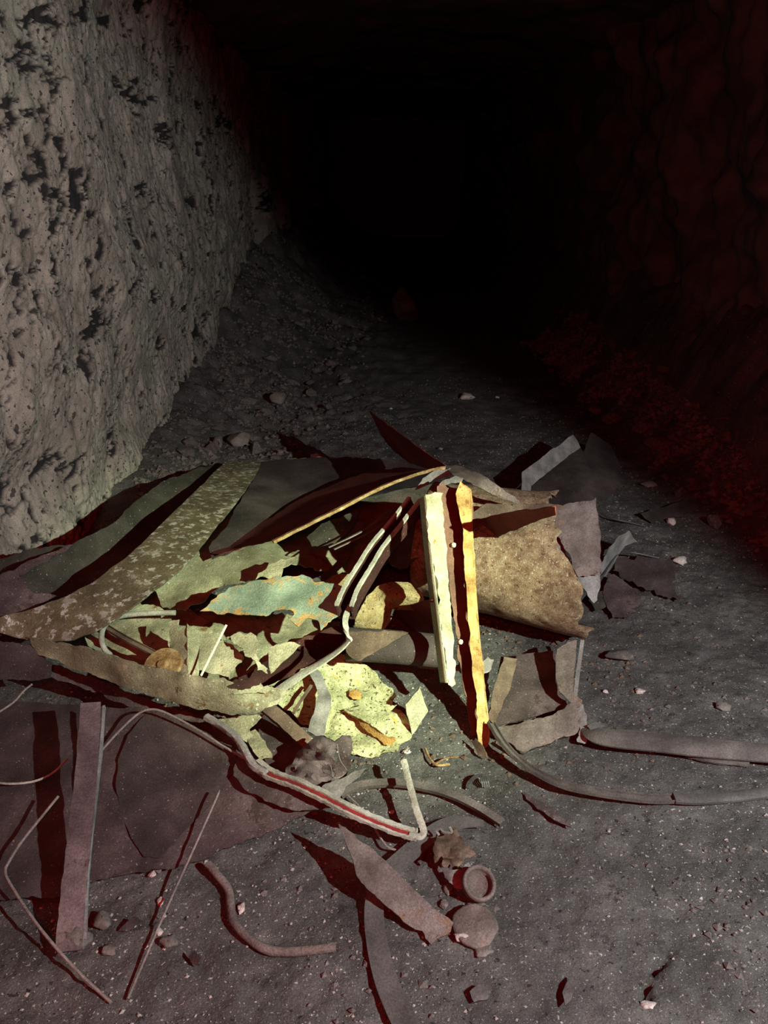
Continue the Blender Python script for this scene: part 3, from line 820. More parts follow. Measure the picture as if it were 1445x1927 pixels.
# --- lipped channel post leaning on the drum
PB, PT = P(905, 1400, .01), P(852, 925, .62)
pd = (PT-PB).normalized()
pn = pd.cross(Vector((.93, .36, 0))).normalized()
if pn.y > 0: pn = -pn
post = thing('channel_post', PB, 'tall bleached lipped channel post leaning upright in the middle, dark slot with two bolts', 'post')
def pplane(off): return (tuple(PB+pn*off), tuple(pn))
S('lip', 'pale left lip, shorter and torn', None, [(800, 930, 0), (818, 926, 0), (834, 928, 0), (836, 960, 0), (840, 1050, 0), (846, 1130, 0), (853, 1200, 0), (858, 1288, 0), (850, 1293, 0), (843, 1288, 0), (838, 1240, 0), (830, 1180, 0), (822, 1110, 0), (814, 1050, 0), (806, 985, 0)], 'post', parent=post, plane=pplane(0), jag=3.0, crumple=.002, step=10)
S('lip', 'yellow rusted right lip', None, [(858, 930, 0), (866, 905, 0), (872, 912, 0), (886, 922, 0), (889, 990, 0), (893, 1060, 0), (897, 1130, 0), (905, 1220, 0), (914, 1310, 0), (921, 1370, 0), (918, 1405, 0), (908, 1412, 0), (900, 1395, 0), (897, 1330, 0), (888, 1240, 0), (880, 1150, 0), (874, 1060, 0), (869, 985, 0)], 'postside', parent=post, plane=pplane(0), jag=2.2, crumple=.003, step=10)
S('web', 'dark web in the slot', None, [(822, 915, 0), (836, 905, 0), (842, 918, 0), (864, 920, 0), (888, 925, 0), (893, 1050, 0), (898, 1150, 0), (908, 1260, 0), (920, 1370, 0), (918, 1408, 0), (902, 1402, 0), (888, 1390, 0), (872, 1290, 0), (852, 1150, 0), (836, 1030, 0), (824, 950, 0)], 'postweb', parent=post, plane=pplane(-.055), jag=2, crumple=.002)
# side wall joining right lip to web
def side(a_pts, name, m):
    bm = bmesh.new(); rows = []
    q0, n0 = Vector(pplane(0)[0]), pn
    for (x, y) in catmull(a_pts, 10):
        p = onplane(x, y, q0, n0)
        rows.append([bm.verts.new(p), bm.verts.new(p - pn*.055), bm.verts.new(p - pn*.055 - Vector((.003, 0, 0))), bm.verts.new(p - Vector((.003, 0, 0)))])
    for a, b in zip(rows, rows[1:]):
        for k in range(4): bm.faces.new((a[k], a[(k+1) % 4], b[(k+1) % 4], b[k]))
    bmesh.ops.recalc_face_normals(bm, faces=bm.faces[:])
    me = bpy.data.meshes.new(name); bm.to_mesh(me); bm.free()
    place(name, me, M[m], post)
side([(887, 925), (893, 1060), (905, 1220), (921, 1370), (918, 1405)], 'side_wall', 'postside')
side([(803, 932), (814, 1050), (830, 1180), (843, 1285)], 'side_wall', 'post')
for (x, y) in ((853, 1026), (866, 1208)):
    p = onplane(x, y, PB - pn*.045, pn)
    bm = bmesh.new()
    bmesh.ops.create_cone(bm, cap_ends=True, segments=6, radius1=.0085, radius2=.0075, depth=.012)
    bmesh.ops.create_uvsphere(bm, u_segments=10, v_segments=6, radius=.006, matrix=Matrix.Translation((0, 0, .006)))
    bm.transform(Matrix.Translation(p) @ pn.to_track_quat('Z', 'Y').to_matrix().to_4x4())
    me = bpy.data.meshes.new('bolt'); bm.to_mesh(me); bm.free()
    place('bolt', me, M['straw'], post, smooth=False)

# --- thin bars radiating left from the top of the post
yb = sweep('flat_bar', 'thin yellow rusted bar pointing left and down from the top of the post', 'bar',
      [(514, 1020, .40), (570, 992, .43), (640, 957, .47), (710, 921, .51), (770, 897, .54), (815, 884, .56), (838, 880, .57)], flat(.020, .010, 2), 'bar', rolls=18, jit=.002)
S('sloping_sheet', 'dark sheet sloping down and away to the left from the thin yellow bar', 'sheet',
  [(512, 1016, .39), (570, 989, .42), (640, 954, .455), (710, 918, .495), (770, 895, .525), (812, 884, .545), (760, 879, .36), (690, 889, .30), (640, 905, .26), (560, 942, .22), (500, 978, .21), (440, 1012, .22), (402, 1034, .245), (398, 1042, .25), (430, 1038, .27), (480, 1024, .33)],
  'red_rust', jag=2, crumple=.004)  # added sheet, sloped and coloured to give the dark shadow zone
sweep('trim_strip', 'pair of dim grey strips under the yellow bar, upper one', 'strip', [(618, 1030, .35), (680, 1000, .38), (735, 962, .41), (756, 952, .42)], flat(.014, .004, 2), 'pink', rolls=20)
sweep('trim_strip', 'dim grey strip just below its twin under the yellow bar', 'strip', [(628, 1034, .34), (690, 1004, .365), (740, 972, .39), (764, 956, .40)], flat(.012, .004, 2), 'pink', rolls=20)
sweep('bent_bar', 'dark red curved bar crossing under the paired grey strips', 'bar', [(605, 1090, .28), (640, 1060, .30), (660, 1020, .32), (680, 985, .33)], flat(.03, .004, 2, .004), 'purple_dark')
# bent trim channel
ch = thing('bent_channel', P(655, 1190, 0), 'kinked bright edged channel running down left to a hook, then flattening out', 'channel')
sweep('channel_arm', None, None, [(790, 958, .46), (755, 1003, .41), (716, 1050, .37), (690, 1092, .34), (664, 1136, .31), (652, 1165, .30)], chan(.050, .048, .006), 'soot_red', parent=ch, rolls=-6)  # shaded inside of the channel put into this dark body colour
for s_ in (-.0225, .0225):
    sweep('bright_lip', 'bright worn lip', None, [(790, 958, .46), (755, 1003, .41), (716, 1050, .37), (690, 1092, .34), (664, 1136, .31), (652, 1165, .30)], [(s_-.006, .046), (s_+.006, .046), (s_+.006, .054), (s_-.006, .054)], 'zinc', parent=ch, rolls=-6, jit=.0015)
sweep('kink', None, None, [(660, 1140, .32), (651, 1160, .315), (650, 1178, .30), (655, 1196, .27), (658, 1205, .25)], flat(.016, .008, 2), 'zinc', parent=ch)
sweep('flat_tail', None, None, [(658, 1203, .235), (640, 1222, .21), (605, 1247, .18), (570, 1268, .155), (535, 1292, .135), (508, 1312, .12), (488, 1330, .11)], flat(.030, .004, 3, .003), 'zinc', parent=ch, rolls=[-20, -15, -8, 0, 5, 5, 5])

# --- centre: painted plate, crust, pipe, dust
S('painted_plate', 'pale green painted plate with orange rusted ragged edges, centre left', 'plate',
  [(376, 1150, .27), (396, 1130, .29), (440, 1104, .31), (480, 1092, .32), (522, 1084, .33), (580, 1086, .34), (612, 1098, .34), (632, 1100, .34), (650, 1115, .34), (640, 1130, .33), (636, 1158, .31), (622, 1170, .30), (603, 1186, .29), (598, 1168, .29), (580, 1163, .29), (562, 1180, .28), (548, 1168, .285), (552, 1152, .29), (525, 1148, .29), (500, 1160, .28), (470, 1156, .28), (430, 1153, .27)],
  'green', ctrl=[(500, 1120, .315)], jag=3, seg=4, crumple=.006)
S('torn_scrap', 'small yellow scrap poking out under the left end of the yellow bar', 'scrap',
  [(492, 1085, .30), (505, 1065, .32), (530, 1052, .33), (558, 1048, .335), (548, 1062, .33), (532, 1068, .32), (528, 1084, .31), (510, 1090, .30)], 'pale', jag=3)
S('torn_scrap', 'small gritty sliver behind the kinked channel above the yellow crust', 'scrap',
  [(606, 1090, .24), (640, 1080, .25), (672, 1082, .25), (692, 1092, .24), (668, 1108, .22), (640, 1102, .22), (615, 1100, .22)], 'crust', jag=2)
S('crusted_plate', 'knobbly yellow crusted plate shaped like a mushroom, right of the kinked channel', 'plate',
  [(668, 1165, .20), (680, 1140, .22), (690, 1122, .24), (708, 1106, .26), (732, 1096, .27), (760, 1095, .27), (782, 1106, .26), (794, 1118, .25), (796, 1140, .22), (780, 1150, .20), (755, 1146, .20), (738, 1146, .19), (734, 1160, .17), (724, 1172, .15), (714, 1188, .12), (690, 1192, .12), (668, 1190, .13)],
  'crust', ctrl=[(740, 1120, .27), (690, 1160, .20)], jag=2.5, crumple=.012, thick=.012, step=9)
S('torn_flap', 'pale square flap hanging below the yellow crust', 'scrap',
  [(704, 1160, .12), (722, 1152, .15), (736, 1162, .15), (726, 1180, .12), (716, 1192, .09), (692, 1192, .09)], 'pale', jag=1.5)
sweep('pipe', 'thick brown pipe lying sideways behind the left lip of the post', 'pipe', [(652, 1212, .16), (720, 1216, .15), (780, 1221, .145), (845, 1227, .14)], rnd_prof(.052, 24), 'purple_dark', jit=.001)
S('torn_flap', 'triangular brown flap of steel peeling off the left end of the pipe', 'flap',
  [(650, 1190, .23), (690, 1188, .235), (730, 1188, .235), (768, 1190, .23), (735, 1210, .22), (705, 1228, .20), (680, 1243, .18), (662, 1238, .18), (650, 1220, .20)], 'brown', jag=2)
S('dust_sheet', 'sheet buried in yellow green dust at the brightest spot of the pile', 'sheet',
  [(585, 1252, .075), (605, 1240, .08), (640, 1232, .085), (672, 1246, .08), (690, 1252, .075), (712, 1275, .06), (744, 1308, .045), (740, 1326, .04), (765, 1352, .022), (775, 1385, .012), (750, 1412, .010), (700, 1428, .010), (665, 1420, .012), (630, 1395, .016), (600, 1376, .022), (578, 1362, .03), (555, 1348, .04), (528, 1330, .05), (508, 1322, .06), (520, 1306, .065), (555, 1276, .07)],
  'dust', jag=5, crumple=.014, step=9)
S('torn_scrap', 'orange flake standing in the yellow dust', 'scrap', [(655, 1300, .065), (668, 1297, .075), (680, 1304, .07), (678, 1316, .055), (664, 1316, .055), (656, 1310, .055)], 'orange', jag=3, seg=3)
S('flat_strip', 'flat pinkish grey strip bent like a knee, lying over the yellow dust', 'strip',
  [(588, 1256, .10), (600, 1262, .10), (612, 1285, .098), (622, 1308, .094), (622, 1330, .09), (616, 1352, .085), (610, 1382, .08), (595, 1386, .078), (578, 1376, .078), (584, 1355, .08), (596, 1325, .09), (600, 1306, .094), (592, 1285, .098), (582, 1268, .10)], 'zincdim', jag=1.2)
b = thing('rusty_board', P(700, 1365, .03), 'dusty board with a crumbling orange edge lying on the yellow dust', 'board')
S('board_face', None, None, [(646, 1336, .060), (690, 1324, .062), (722, 1330, .06), (742, 1368, .05), (746, 1392, .045), (728, 1386, .05), (695, 1362, .058)], 'dust', parent=b, jag=1.2, crumple=.004)
S('board_edge', 'orange crumbling edge', None, [(642, 1338, .058), (652, 1338, .062), (695, 1362, .06), (728, 1386, .05), (746, 1392, .045), (738, 1402, .03), (722, 1402, .025), (698, 1380, .03), (668, 1352, .045)], 'orange', parent=b, jag=3, seg=4)
S('small_plate', 'small pale diamond plate standing on edge in front of the post', 'plate',
  [(763, 1326, 0), (790, 1294, 0), (806, 1338, 0), (775, 1384, 0)], 'pale', plane=(P(775, 1383, .005)[:], (.5, -.8, .25)), jag=1, crumple=.001)
S('small_plate', 'little pale triangular scrap left of the diamond plate', 'scrap', [(708, 1332, .06), (722, 1325, .07), (748, 1326, .07), (732, 1340, .055), (718, 1346, .045)], 'dust', jag=1.5)
sweep('flat_bar', 'short pinkish bar lying on the dirt behind the left lip of the post', 'bar', [(790, 1252, .08), (842, 1256, .08), (880, 1258, .08)], flat(.022, .008, 2), 'pink')

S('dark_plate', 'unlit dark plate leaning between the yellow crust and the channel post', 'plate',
  [(722, 1186, 0), (738, 1160, 0), (744, 1140, 0), (780, 1136, 0), (812, 1130, 0), (824, 1160, 0), (830, 1196, 0), (800, 1196, 0), (760, 1192, 0)], 'red_rust', plane=(P(800, 1185, .09)[:], (-.62, -.45, -.42)), jag=2)  # added plate, its dark red stands in for shade beside the post
# --- front left gutter
gut = thing('gutter', P(250, 1300, .0), 'long rolled gutter of olive steel along the front left of the pile', 'gutter')
S('gutter_top', None, None, [(55, 1200, .27), (120, 1210, .27), (200, 1232, .26), (262, 1252, .255), (320, 1262, .25), (375, 1272, .25), (415, 1276, .25), (440, 1285, .24), (425, 1292, .24), (450, 1300, .23), (418, 1308, .225), (470, 1306, .215), (520, 1300, .205), (528, 1312, .20), (490, 1340, .16), (440, 1346, .14), (400, 1338, .14), (340, 1326, .15), (280, 1306, .16), (200, 1278, .175), (120, 1250, .19), (70, 1232, .21)],
  'olive', parent=gut, ctrl=[(250, 1270, .235), (350, 1300, .225), (150, 1235, .245)], jag=2.5, seg=5, crumple=.006)
S('gutter_lip', 'darker torn lower lip', None, [(40, 1243, 0.155), (75, 1241, 0.145), (140, 1265, 0.125), (220, 1291, 0.105), (300, 1325, 0.085), (380, 1348, 0.070), (440, 1355, 0.065), (486, 1355, 0.065), (470, 1369, 0.045), (420, 1365, 0.040), (350, 1355, 0.045), (280, 1341, 0.055), (220, 1321, 0.070), (150, 1293, 0.095), (90, 1273, 0.115)],
  'purple', parent=gut, jag=3.5, seg=5, crumple=.006)
S('torn_sheet', 'dark brown sheet at the left edge passing under the gutter', 'sheet',
  [(-30, 1205, .25), (30, 1210, .25), (65, 1212, .24), (72, 1232, .21), (100, 1248, .19), (95, 1275, .15), (60, 1282, .13), (-30, 1275, .15)], 'purple_dark', jag=3)
# inside the gutter: holed plate, rail, hook rod, disc, folded sheet
hp = S('holed_plate', 'greenish plate with two round holes lying inside the gutter', 'plate',
  [(168, 1190, .12), (200, 1160, .14), (240, 1135, .155), (300, 1142, .15), (322, 1162, .14), (332, 1195, .125), (328, 1225, .115), (322, 1250, .105), (290, 1252, .105), (240, 1232, .11), (200, 1215, .11)],
  'olive', holes=[(216, 1172, 4, 1.15), (282, 1201, 4.2, 1.15)], jag=2.5, step=11)
S('torn_sheet', 'stained bluish sheet under the slotted rail inside the gutter', 'sheet',
  [(150, 1180, .09), (185, 1175, .10), (230, 1200, .095), (300, 1232, .09), (340, 1250, .085), (320, 1278, .07), (260, 1268, .07), (200, 1240, .08), (165, 1215, .085)],
  mat('blue_stained_steel', [(.3, (.14, .16, .10)), (.5, (.24, .26, .17)), (.7, (.33, .34, .24))], 14, patch=[((.30, .44, .45), .60, 9), ((.36, .17, .04), .67, 12)], bump=.3), jag=2)
sweep('slotted_rail', 'narrow dark slotted rail crossing inside the hooked rod', 'rail', [(184, 1172, .155), (230, 1200, .15), (270, 1221, .143), (306, 1240, .135)], chan(.020, .008, .002), 'brown')
sweep('hook_rod', 'pale round rod bent into a hook above the gutter', 'rod', [(330, 1153, .20), (280, 1154, .20), (235, 1158, .20), (208, 1167, .195), (194, 1183, .185), (191, 1205, .17), (197, 1222, .15), (207, 1232, .125)], rnd_prof(.0088, 10), 'zinc')
bm = bmesh.new()
bmesh.ops.create_cone(bm, cap_ends=True, segments=28, radius1=.058, radius2=.055, depth=.008)
bmesh.ops.create_cone(bm, cap_ends=True, segments=20, radius1=.020, radius2=.012, depth=.008, matrix=Matrix.Translation((0, 0, .007)))
c = P(306, 1252, .20)
bm.transform(Matrix.Translation(c) @ Matrix.Rotation(math.radians(25), 4, 'X') @ Matrix.Rotation(math.radians(-8), 4, 'Y'))
me = bpy.data.meshes.new('rusty_disc'); bm.to_mesh(me); bm.free()
tag(place('rusty_disc', me, M['bar'], smooth=False), 'orange brown round disc tucked behind the gutter edge', 'disc')
fs = thing('folded_sheet', P(350, 1270, .1), 'pale upright sheet folded to a vertical ridge behind the gutter', 'sheet')
S('left_wing', None, None, [(320, 1170, .24), (338, 1166, .245), (334, 1190, .23), (352, 1174, .25), (353, 1200, .24), (353, 1240, .215), (352, 1270, .19), (332, 1266, .18), (320, 1262, .17), (322, 1225, .195)], 'pale', parent=fs, jag=2, crumple=.003)
S('right_wing', None, None, [(352, 1173, .25), (362, 1182, .24), (376, 1195, .225), (374, 1235, .20), (374, 1272, .17), (352, 1271, .19), (353, 1235, .217), (353, 1200, .24)], 'olive', parent=fs, jag=1.5, crumple=.003)
S('torn_sheet', 'pale pinkish sheet right of the folded ridge, ragged along its right side', 'sheet',
  [(366, 1186, .18), (392, 1190, .18), (420, 1205, .175), (445, 1222, .17), (458, 1238, .16), (440, 1262, .14), (432, 1276, .13), (400, 1270, .13), (370, 1262, .135)], 'pale', jag=4, seg=4)
S('torn_scrap', 'ragged pale flake hanging like a hook right of the thin stick', 'scrap',
  [(424, 1198, .205), (455, 1192, .21), (482, 1196, .21), (490, 1222, .20), (482, 1224, .20), (486, 1245, .19), (505, 1258, .18), (504, 1266, .175), (484, 1262, .18), (474, 1242, .19), (458, 1226, .195), (440, 1214, .20)], 'pale', jag=5, seg=3.5)
S('torn_scrap', 'pale triangular flake under the left end of the kinked channel', 'scrap',
  [(503, 1222, .19), (520, 1212, .20), (548, 1208, .205), (566, 1214, .20), (545, 1235, .18), (525, 1252, .165), (510, 1268, .15), (506, 1245, .17)], 'pale', jag=2)
sweep('thin_stick', 'thin bright pale stick leaning upright behind the gutter', 'stick', [(426, 1176, .30), (402, 1224, .25), (378, 1272, .215)], rnd_prof(.0035, 6), 'straw')
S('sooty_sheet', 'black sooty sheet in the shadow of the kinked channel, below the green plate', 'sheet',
  [(648, 1176, .10), (610, 1186, .10), (560, 1205, .09), (510, 1240, .08), (470, 1265, .075), (425, 1285, .07), (440, 1305, .05), (500, 1292, .05), (560, 1266, .06), (610, 1235, .07), (655, 1205, .08)], 'soot_red', jag=3, crumple=.01)  # channel shadow put into this sheet's dark colour
S('torn_sheet', 'flaking pale sheet ending the gutter, full of small tears', 'sheet',
  [(438, 1308, .17), (462, 1296, .18), (490, 1284, .185), (512, 1290, .18), (545, 1302, .165), (530, 1318, .15), (510, 1330, .14), (470, 1328, .14), (440, 1325, .145)], 'pale', holes=[(470, 1298, 4, .5), (460, 1312, 5, .4)], jag=5, seg=3.5)
S('torn_sheet', 'sloping olive sheet below the ragged flakes in the middle of the pile', 'sheet',
  [(405, 1130, .05), (470, 1150, .05), (560, 1160, .05), (640, 1170, .05), (640, 1230, .04), (560, 1270, .03), (480, 1300, .03), (400, 1290, .04), (360, 1230, .05), (370, 1160, .05)], 'olive', jag=4, crumple=.012)
S('torn_sheet', 'olive sheet glimpsed between the mottled band and the holed plate', 'sheet',
  [(215, 1150, .08), (290, 1105, .10), (340, 1140, .09), (400, 1170, .08), (390, 1230, .06), (330, 1260, .05), (240, 1240, .06), (170, 1200, .08)], 'olive', jag=3)
# below the gutter end, dark clutter
S('torn_sheet', 'greenish grey flap under the right end of the gutter', 'flap',
  [(420, 1352, .09), (470, 1346, .10), (500, 1342, .10), (482, 1362, .08), (470, 1372, .07), (480, 1390, .05), (470, 1400, .045), (440, 1380, .06), (400, 1362, .08)], 'olive', jag=2.5)
sweep('angle_bar', 'short dark angle bar running down right from the gutter end', 'bar', [(497, 1325, .13), (530, 1352, .11), (560, 1380, .09), (585, 1402, .07)], angle(.035, .03, .004), 'brown', rolls=-25, jit=.002)
S('torn_sheet', 'dark sheet in the hollow below the short angle bar', 'sheet', [(490, 1345, .04), (540, 1350, .05), (580, 1395, .045), (575, 1440, .03), (540, 1458, .02), (505, 1440, .025), (480, 1400, .03)], 'purple_dark', jag=3)
S('small_scrap', 'gritty olive scrap left of the dark hollow', 'scrap', [(462, 1378, .06), (480, 1372, .065), (500, 1395, .055), (512, 1425, .04), (490, 1430, .035), (474, 1408, .045)], 'olive', jag=3)
S('crumpled_sheet', 'crumpled purple grey leaf of sheet below the knee shaped strip', 'sheet',
  [(530, 1466, .045), (546, 1440, .075), (560, 1414, .10), (580, 1398, .12), (600, 1386, .135), (616, 1390, .125), (632, 1398, .13), (634, 1412, .115), (622, 1424, .12), (634, 1438, .09), (622, 1452, .07), (624, 1466, .05), (600, 1474, .05), (596, 1484, .035), (566, 1478, .045), (545, 1476, .035)], 'purple_light', ctrl=[(590, 1430, .10), (570, 1440, .10), (608, 1405, .14), (600, 1455, .075)], holes=[(606, 1412, 3.5, 1.5)], jag=4.5, seg=3.5, crumple=.030, step=6)
S('curled_sheet', 'dark curled scrap right of the crumpled leaf, hollow towards the torch', 'sheet',
  [(628, 1398, .13), (645, 1384, .14), (660, 1384, .13), (664, 1410, .10), (660, 1440, .06), (645, 1462, .03), (625, 1470, .025), (615, 1458, .04), (628, 1440, .05), (636, 1420, .08)], 'purple', jag=2.5, crumple=.006, step=9)
S('curled_sheet', 'thin grey crescent sheet under the curled scrap', 'sheet',
  [(612, 1474, .03), (640, 1466, .035), (668, 1450, .05), (690, 1444, .06), (676, 1462, .045), (650, 1480, .03), (640, 1500, .02), (620, 1495, .02), (604, 1484, .025)], 'zincdim', jag=1.5)

# --- big flat sheets on the ground, front left
S('floor_sheet', 'flat dark sheet on the dirt left of the long angle bar', 'sheet',
  [(-30, 1318, .05), (60, 1322, .05), (150, 1326, .05), (200, 1332, .05), (195, 1400, .045), (185, 1500, .035), (165, 1600, .03), (140, 1692, .018), (90, 1690, .02), (40, 1688, .02), (-30, 1694, .02)], 'purple_dark', jag=2.5)
S('floor_sheet', 'large dished purple sheet on the dirt right of the long angle bar', 'sheet',
  [(180, 1330, .075), (270, 1330, .09), (330, 1352, .09), (400, 1385, .085), (450, 1415, .075), (500, 1440, .065), (560, 1470, .055), (590, 1500, .045), (600, 1518, .04), (560, 1540, .03), (520, 1560, .025), (470, 1580, .02), (420, 1596, .018), (390, 1615, .016), (340, 1628, .016), (260, 1640, .016), (200, 1655, .016), (155, 1662, .018), (165, 1560, .035), (175, 1440, .055)],
  'purple', ctrl=[(300, 1450, .035), (330, 1500, .022), (245, 1450, .055), (225, 1500, .045), (390, 1480, .04), (280, 1560, .028), (270, 1370, .075)], jag=3, crumple=.004)
S('round_sheet', 'darker round sheet resting in the dish of the large purple sheet', 'sheet',
  [(275, 1344, 0.0880), (320, 1350, 0.0900), (370, 1376, 0.0860), (425, 1408, 0.0780), (455, 1428, 0.0720), (425, 1470, 0.0510), (400, 1510, 0.0380), (345, 1565, 0.0280), (300, 1615, 0.0240), (270, 1612, 0.0240), (246, 1576, 0.0300), (228, 1530, 0.0420), (218, 1480, 0.0580), (222, 1430, 0.0720), (240, 1384, 0.0820)],
  'purple_dark', ctrl=[(300, 1470, 0.0420), (330, 1500, 0.0320), (280, 1540, 0.0320), (350, 1440, 0.0580)], jag=1.0, thick=.0015, crumple=.001)
S('torn_sheet', 'purple flap lying on the dished sheet under the bent trim', 'flap',
  [(450, 1425, .085), (490, 1440, .085), (540, 1462, .08), (600, 1490, .07), (640, 1515, .055), (600, 1522, .055), (555, 1525, .055), (510, 1510, .06), (465, 1490, .065), (440, 1460, .075)], 'purple', jag=3)
ab = sweep('angle_bar', 'long purple rusted angle bar leaning from the gutter down to the near dirt', 'bar',
      [(171, 1322, .20), (162, 1450, .155), (150, 1570, .11), (138, 1680, .065), (128, 1790, .02)], angle(.052, .03, .005), 'purple_light', rolls=6, jit=.003, n=8)
sweep('flange_edge', 'thin paler flange edge', None, [(196, 1330, .15), (191, 1400, .125), (183, 1480, .10), (172, 1570, .07), (164, 1660, .045), (160, 1770, .015)], flat(.007, .012, 1), 'zincdim', parent=ab, jit=.0015)
# wires on the left
sweep('wire', 'long straight wire rising from the near dirt in front of the dished sheet', 'wire', [(240, 1880, .008), (283, 1780, .02), (325, 1684, .035), (370, 1585, .052), (408, 1500, .075), (412, 1488, .075)], rnd_prof(.0028, 7), 'wire')
sweep('wire', 'kinked wire crossing the near end of the angle bar to the lower left dirt', 'wire', [(110, 1498, .11), (80, 1535, .09), (40, 1585, .07), (18, 1620, .06), (10, 1640, .06), (22, 1668, .055), (70, 1740, .04), (140, 1822, .02), (208, 1886, .006)], rnd_prof(.0032, 7), 'wire')
sweep('wire', 'pale curved wire at the left edge, ending at the angle bar', 'wire', [(-25, 1470, .06), (20, 1475, .06), (65, 1470, .06), (100, 1454, .07), (127, 1428, .08)], rnd_prof(.0030, 7), 'zinc')
sweep('wire', 'short pale wire sticking out of the shadow at the left edge', 'wire', [(-10, 1345, .09), (25, 1322, .11), (45, 1300, .14), (60, 1288, .16)], rnd_prof(.0028, 7), 'zinc')
sweep('wire', 'wire arched like a tent over the dished sheet below the gutter', 'wire', [(186, 1418, .07), (225, 1375, .10), (262, 1342, .13), (290, 1335, .135), (320, 1345, .125), (370, 1372, .11), (420, 1404, .095), (462, 1428, .09)], rnd_prof(.0032, 7), 'wire')
sweep('bent_rod', 'thick rusty rod bent in a loose S on the dirt at lower left', 'rod', [(392, 1626, .022), (412, 1650, .018), (430, 1675, .014), (434, 1705, .012), (440, 1735, .011), (470, 1768, .011), (505, 1788, .011), (550, 1791, .012), (595, 1787, .013), (632, 1782, .014)], rnd_prof(.0095, 10), 'pink', jit=.001)
# bent trim with hook
tr = thing('bent_trim', P(640, 1520, .04), 'long U shaped trim with red inside and a hooked end, front centre', 'trim')
sweep('trim_tail', None, None, [(388, 1350, .13), (420, 1368, .13), (446, 1390, .125), (462, 1415, .115), (476, 1440, .11), (500, 1456, .11)], rnd_prof(.011, 8), 'zincdim', parent=tr, jit=.002)
TPATH = [(478, 1436, .108), (510, 1458, .108), (560, 1476, .105), (610, 1500, .095), (660, 1526, .08), (710, 1548, .062), (760, 1566, .045), (785, 1572, .04)]
sweep('red_channel', 'red painted inside', None, TPATH, [(-.006, -.002), (.011, -.002), (.011, .001), (-.006, .001)], 'redpaint', parent=tr, rolls=4)
for a_, b_ in ((-.018, -.005), (.010, .016)):
    sweep('lip', 'pale chipped lip', None, TPATH, [(a_, -.004), (b_, -.004), (b_, .005), (a_, .005)], 'zinc', parent=tr, rolls=4, jit=.0026, n=9)
sweep('hook', None, None, [(770, 1571, .042), (790, 1574, .042), (797, 1566, .045), (794, 1552, .05), (784, 1525, .06), (776, 1495, .07), (768, 1465, .08), (760, 1432, .085)], flat(.016, .008, 2, .002), 'zinc', parent=tr, jit=.002, rolls=15)
sweep('curved_bar', 'brown curved flat bar behind the hook of the bent trim', 'bar', [(640, 1494, .02), (668, 1478, .025), (705, 1472, .03), (750, 1471, .03), (800, 1479, .028), (850, 1493, .024), (900, 1517, .02), (945, 1546, .015)], angle(.020, .012, .003), 'hose', rolls=-12)
sweep('wire', 'thin brown wire looping under the bent trim', 'wire', [(648, 1492, .012), (680, 1522, .012), (700, 1550, .010), (725, 1590, .010), (745, 1600, .008)], rnd_prof(.003, 6), 'wire')
sweep('belt', 'dark grey rubber belt curving under the tapered plate to the bottom edge', 'belt',
      [(910, 1550, .010), (870, 1547, .012), (836, 1556, .014), (800, 1580, .016), (762, 1612, .016), (728, 1645, .014), (708, 1685, .012), (704, 1730, .012), (712, 1790, .012), (728, 1850, .012), (752, 1905, .012), (775, 1950, .012)],
      flat(.045, .007, 4), 'belt', rolls=0, scales=[.45, .8, 1, 1, 1, 1, .95, .95, 1, 1.05, 1.1, 1.1])
S('tapered_plate', 'tapered pinkish plate lying over the grey belt, far corner raised', 'plate',
  [(637, 1550, .13), (655, 1562, .12), (672, 1580, .105), (698, 1596, .085), (728, 1622, .068), (760, 1655, .05), (800, 1692, .034), (853, 1736, .016), (848, 1752, .012), (820, 1768, .010), (812, 1778, .010), (800, 1766, .012), (795, 1752, .016), (770, 1742, .02), (730, 1708, .034), (700, 1680, .05), (672, 1650, .068), (664, 1618, .085), (650, 1585, .105)],
  'pink', jag=2.2, crumple=.003)
# crushed can, jar ring, disc, comb
can = thing('crushed_can', P(850, 1620, 0), 'torn crushed rusty can left of the jar ring', 'can')
S('can_body', None, None, [(822, 1572, .06), (838, 1568, .072), (856, 1556, .078), (870, 1576, .062), (886, 1590, .05), (896, 1608, .035), (886, 1612, .045), (872, 1618, .05), (862, 1634, .04), (848, 1626, .045), (838, 1634, .03), (832, 1612, .04), (818, 1624, .012), (814, 1596, .03)], 'brown', parent=can, ctrl=[(846, 1590, .055), (862, 1600, .075), (836, 1600, .06)], jag=4.5, seg=3, crumple=.022, step=5, holes=[(874, 1606, 4, .8)])
S('can_wall', None, None, [(828, 1625, .02), (850, 1636, .025), (870, 1636, .025), (882, 1622, .03), (894, 1635, .02), (886, 1652, .014), (876, 1668, .01), (860, 1672, .01), (844, 1656, .012), (834, 1642, .012)], 'zincdim', parent=can, jag=3, seg=4, crumple=.006, step=7)
sweep('can_rim', None, None, [(826, 1572, .06), (822, 1564, .066), (828, 1560, .07), (836, 1566, .07), (850, 1566, .075), (846, 1556, .08)], flat(.006, .002, 2), 'zincdim', parent=can)
def lathe(name, prof, n=36):
    bm = bmesh.new(); rings = []
    for k in range(n):
        a = 2*math.pi*k/n
        rings.append([bm.verts.new((math.cos(a)*r, math.sin(a)*r, z)) for r, z in prof])
    for k in range(n):
        A, B = rings[k], rings[(k+1) % n]
        for i in range(len(prof)-1):
            bm.faces.new((A[i], B[i], B[i+1], A[i+1]))
    bmesh.ops.remove_doubles(bm, verts=bm.verts[:], dist=1e-5)
    bmesh.ops.recalc_face_normals(bm, faces=bm.faces[:])
    return bm
bm = lathe('jar_ring', [(.0, .004), (.028, .004), (.029, .016), (.0305, .021), (.034, .0235), (.0375, .022), (.039, .017), (.039, .006), (.036, -.004), (.030, -.008), (.0, -.008)])
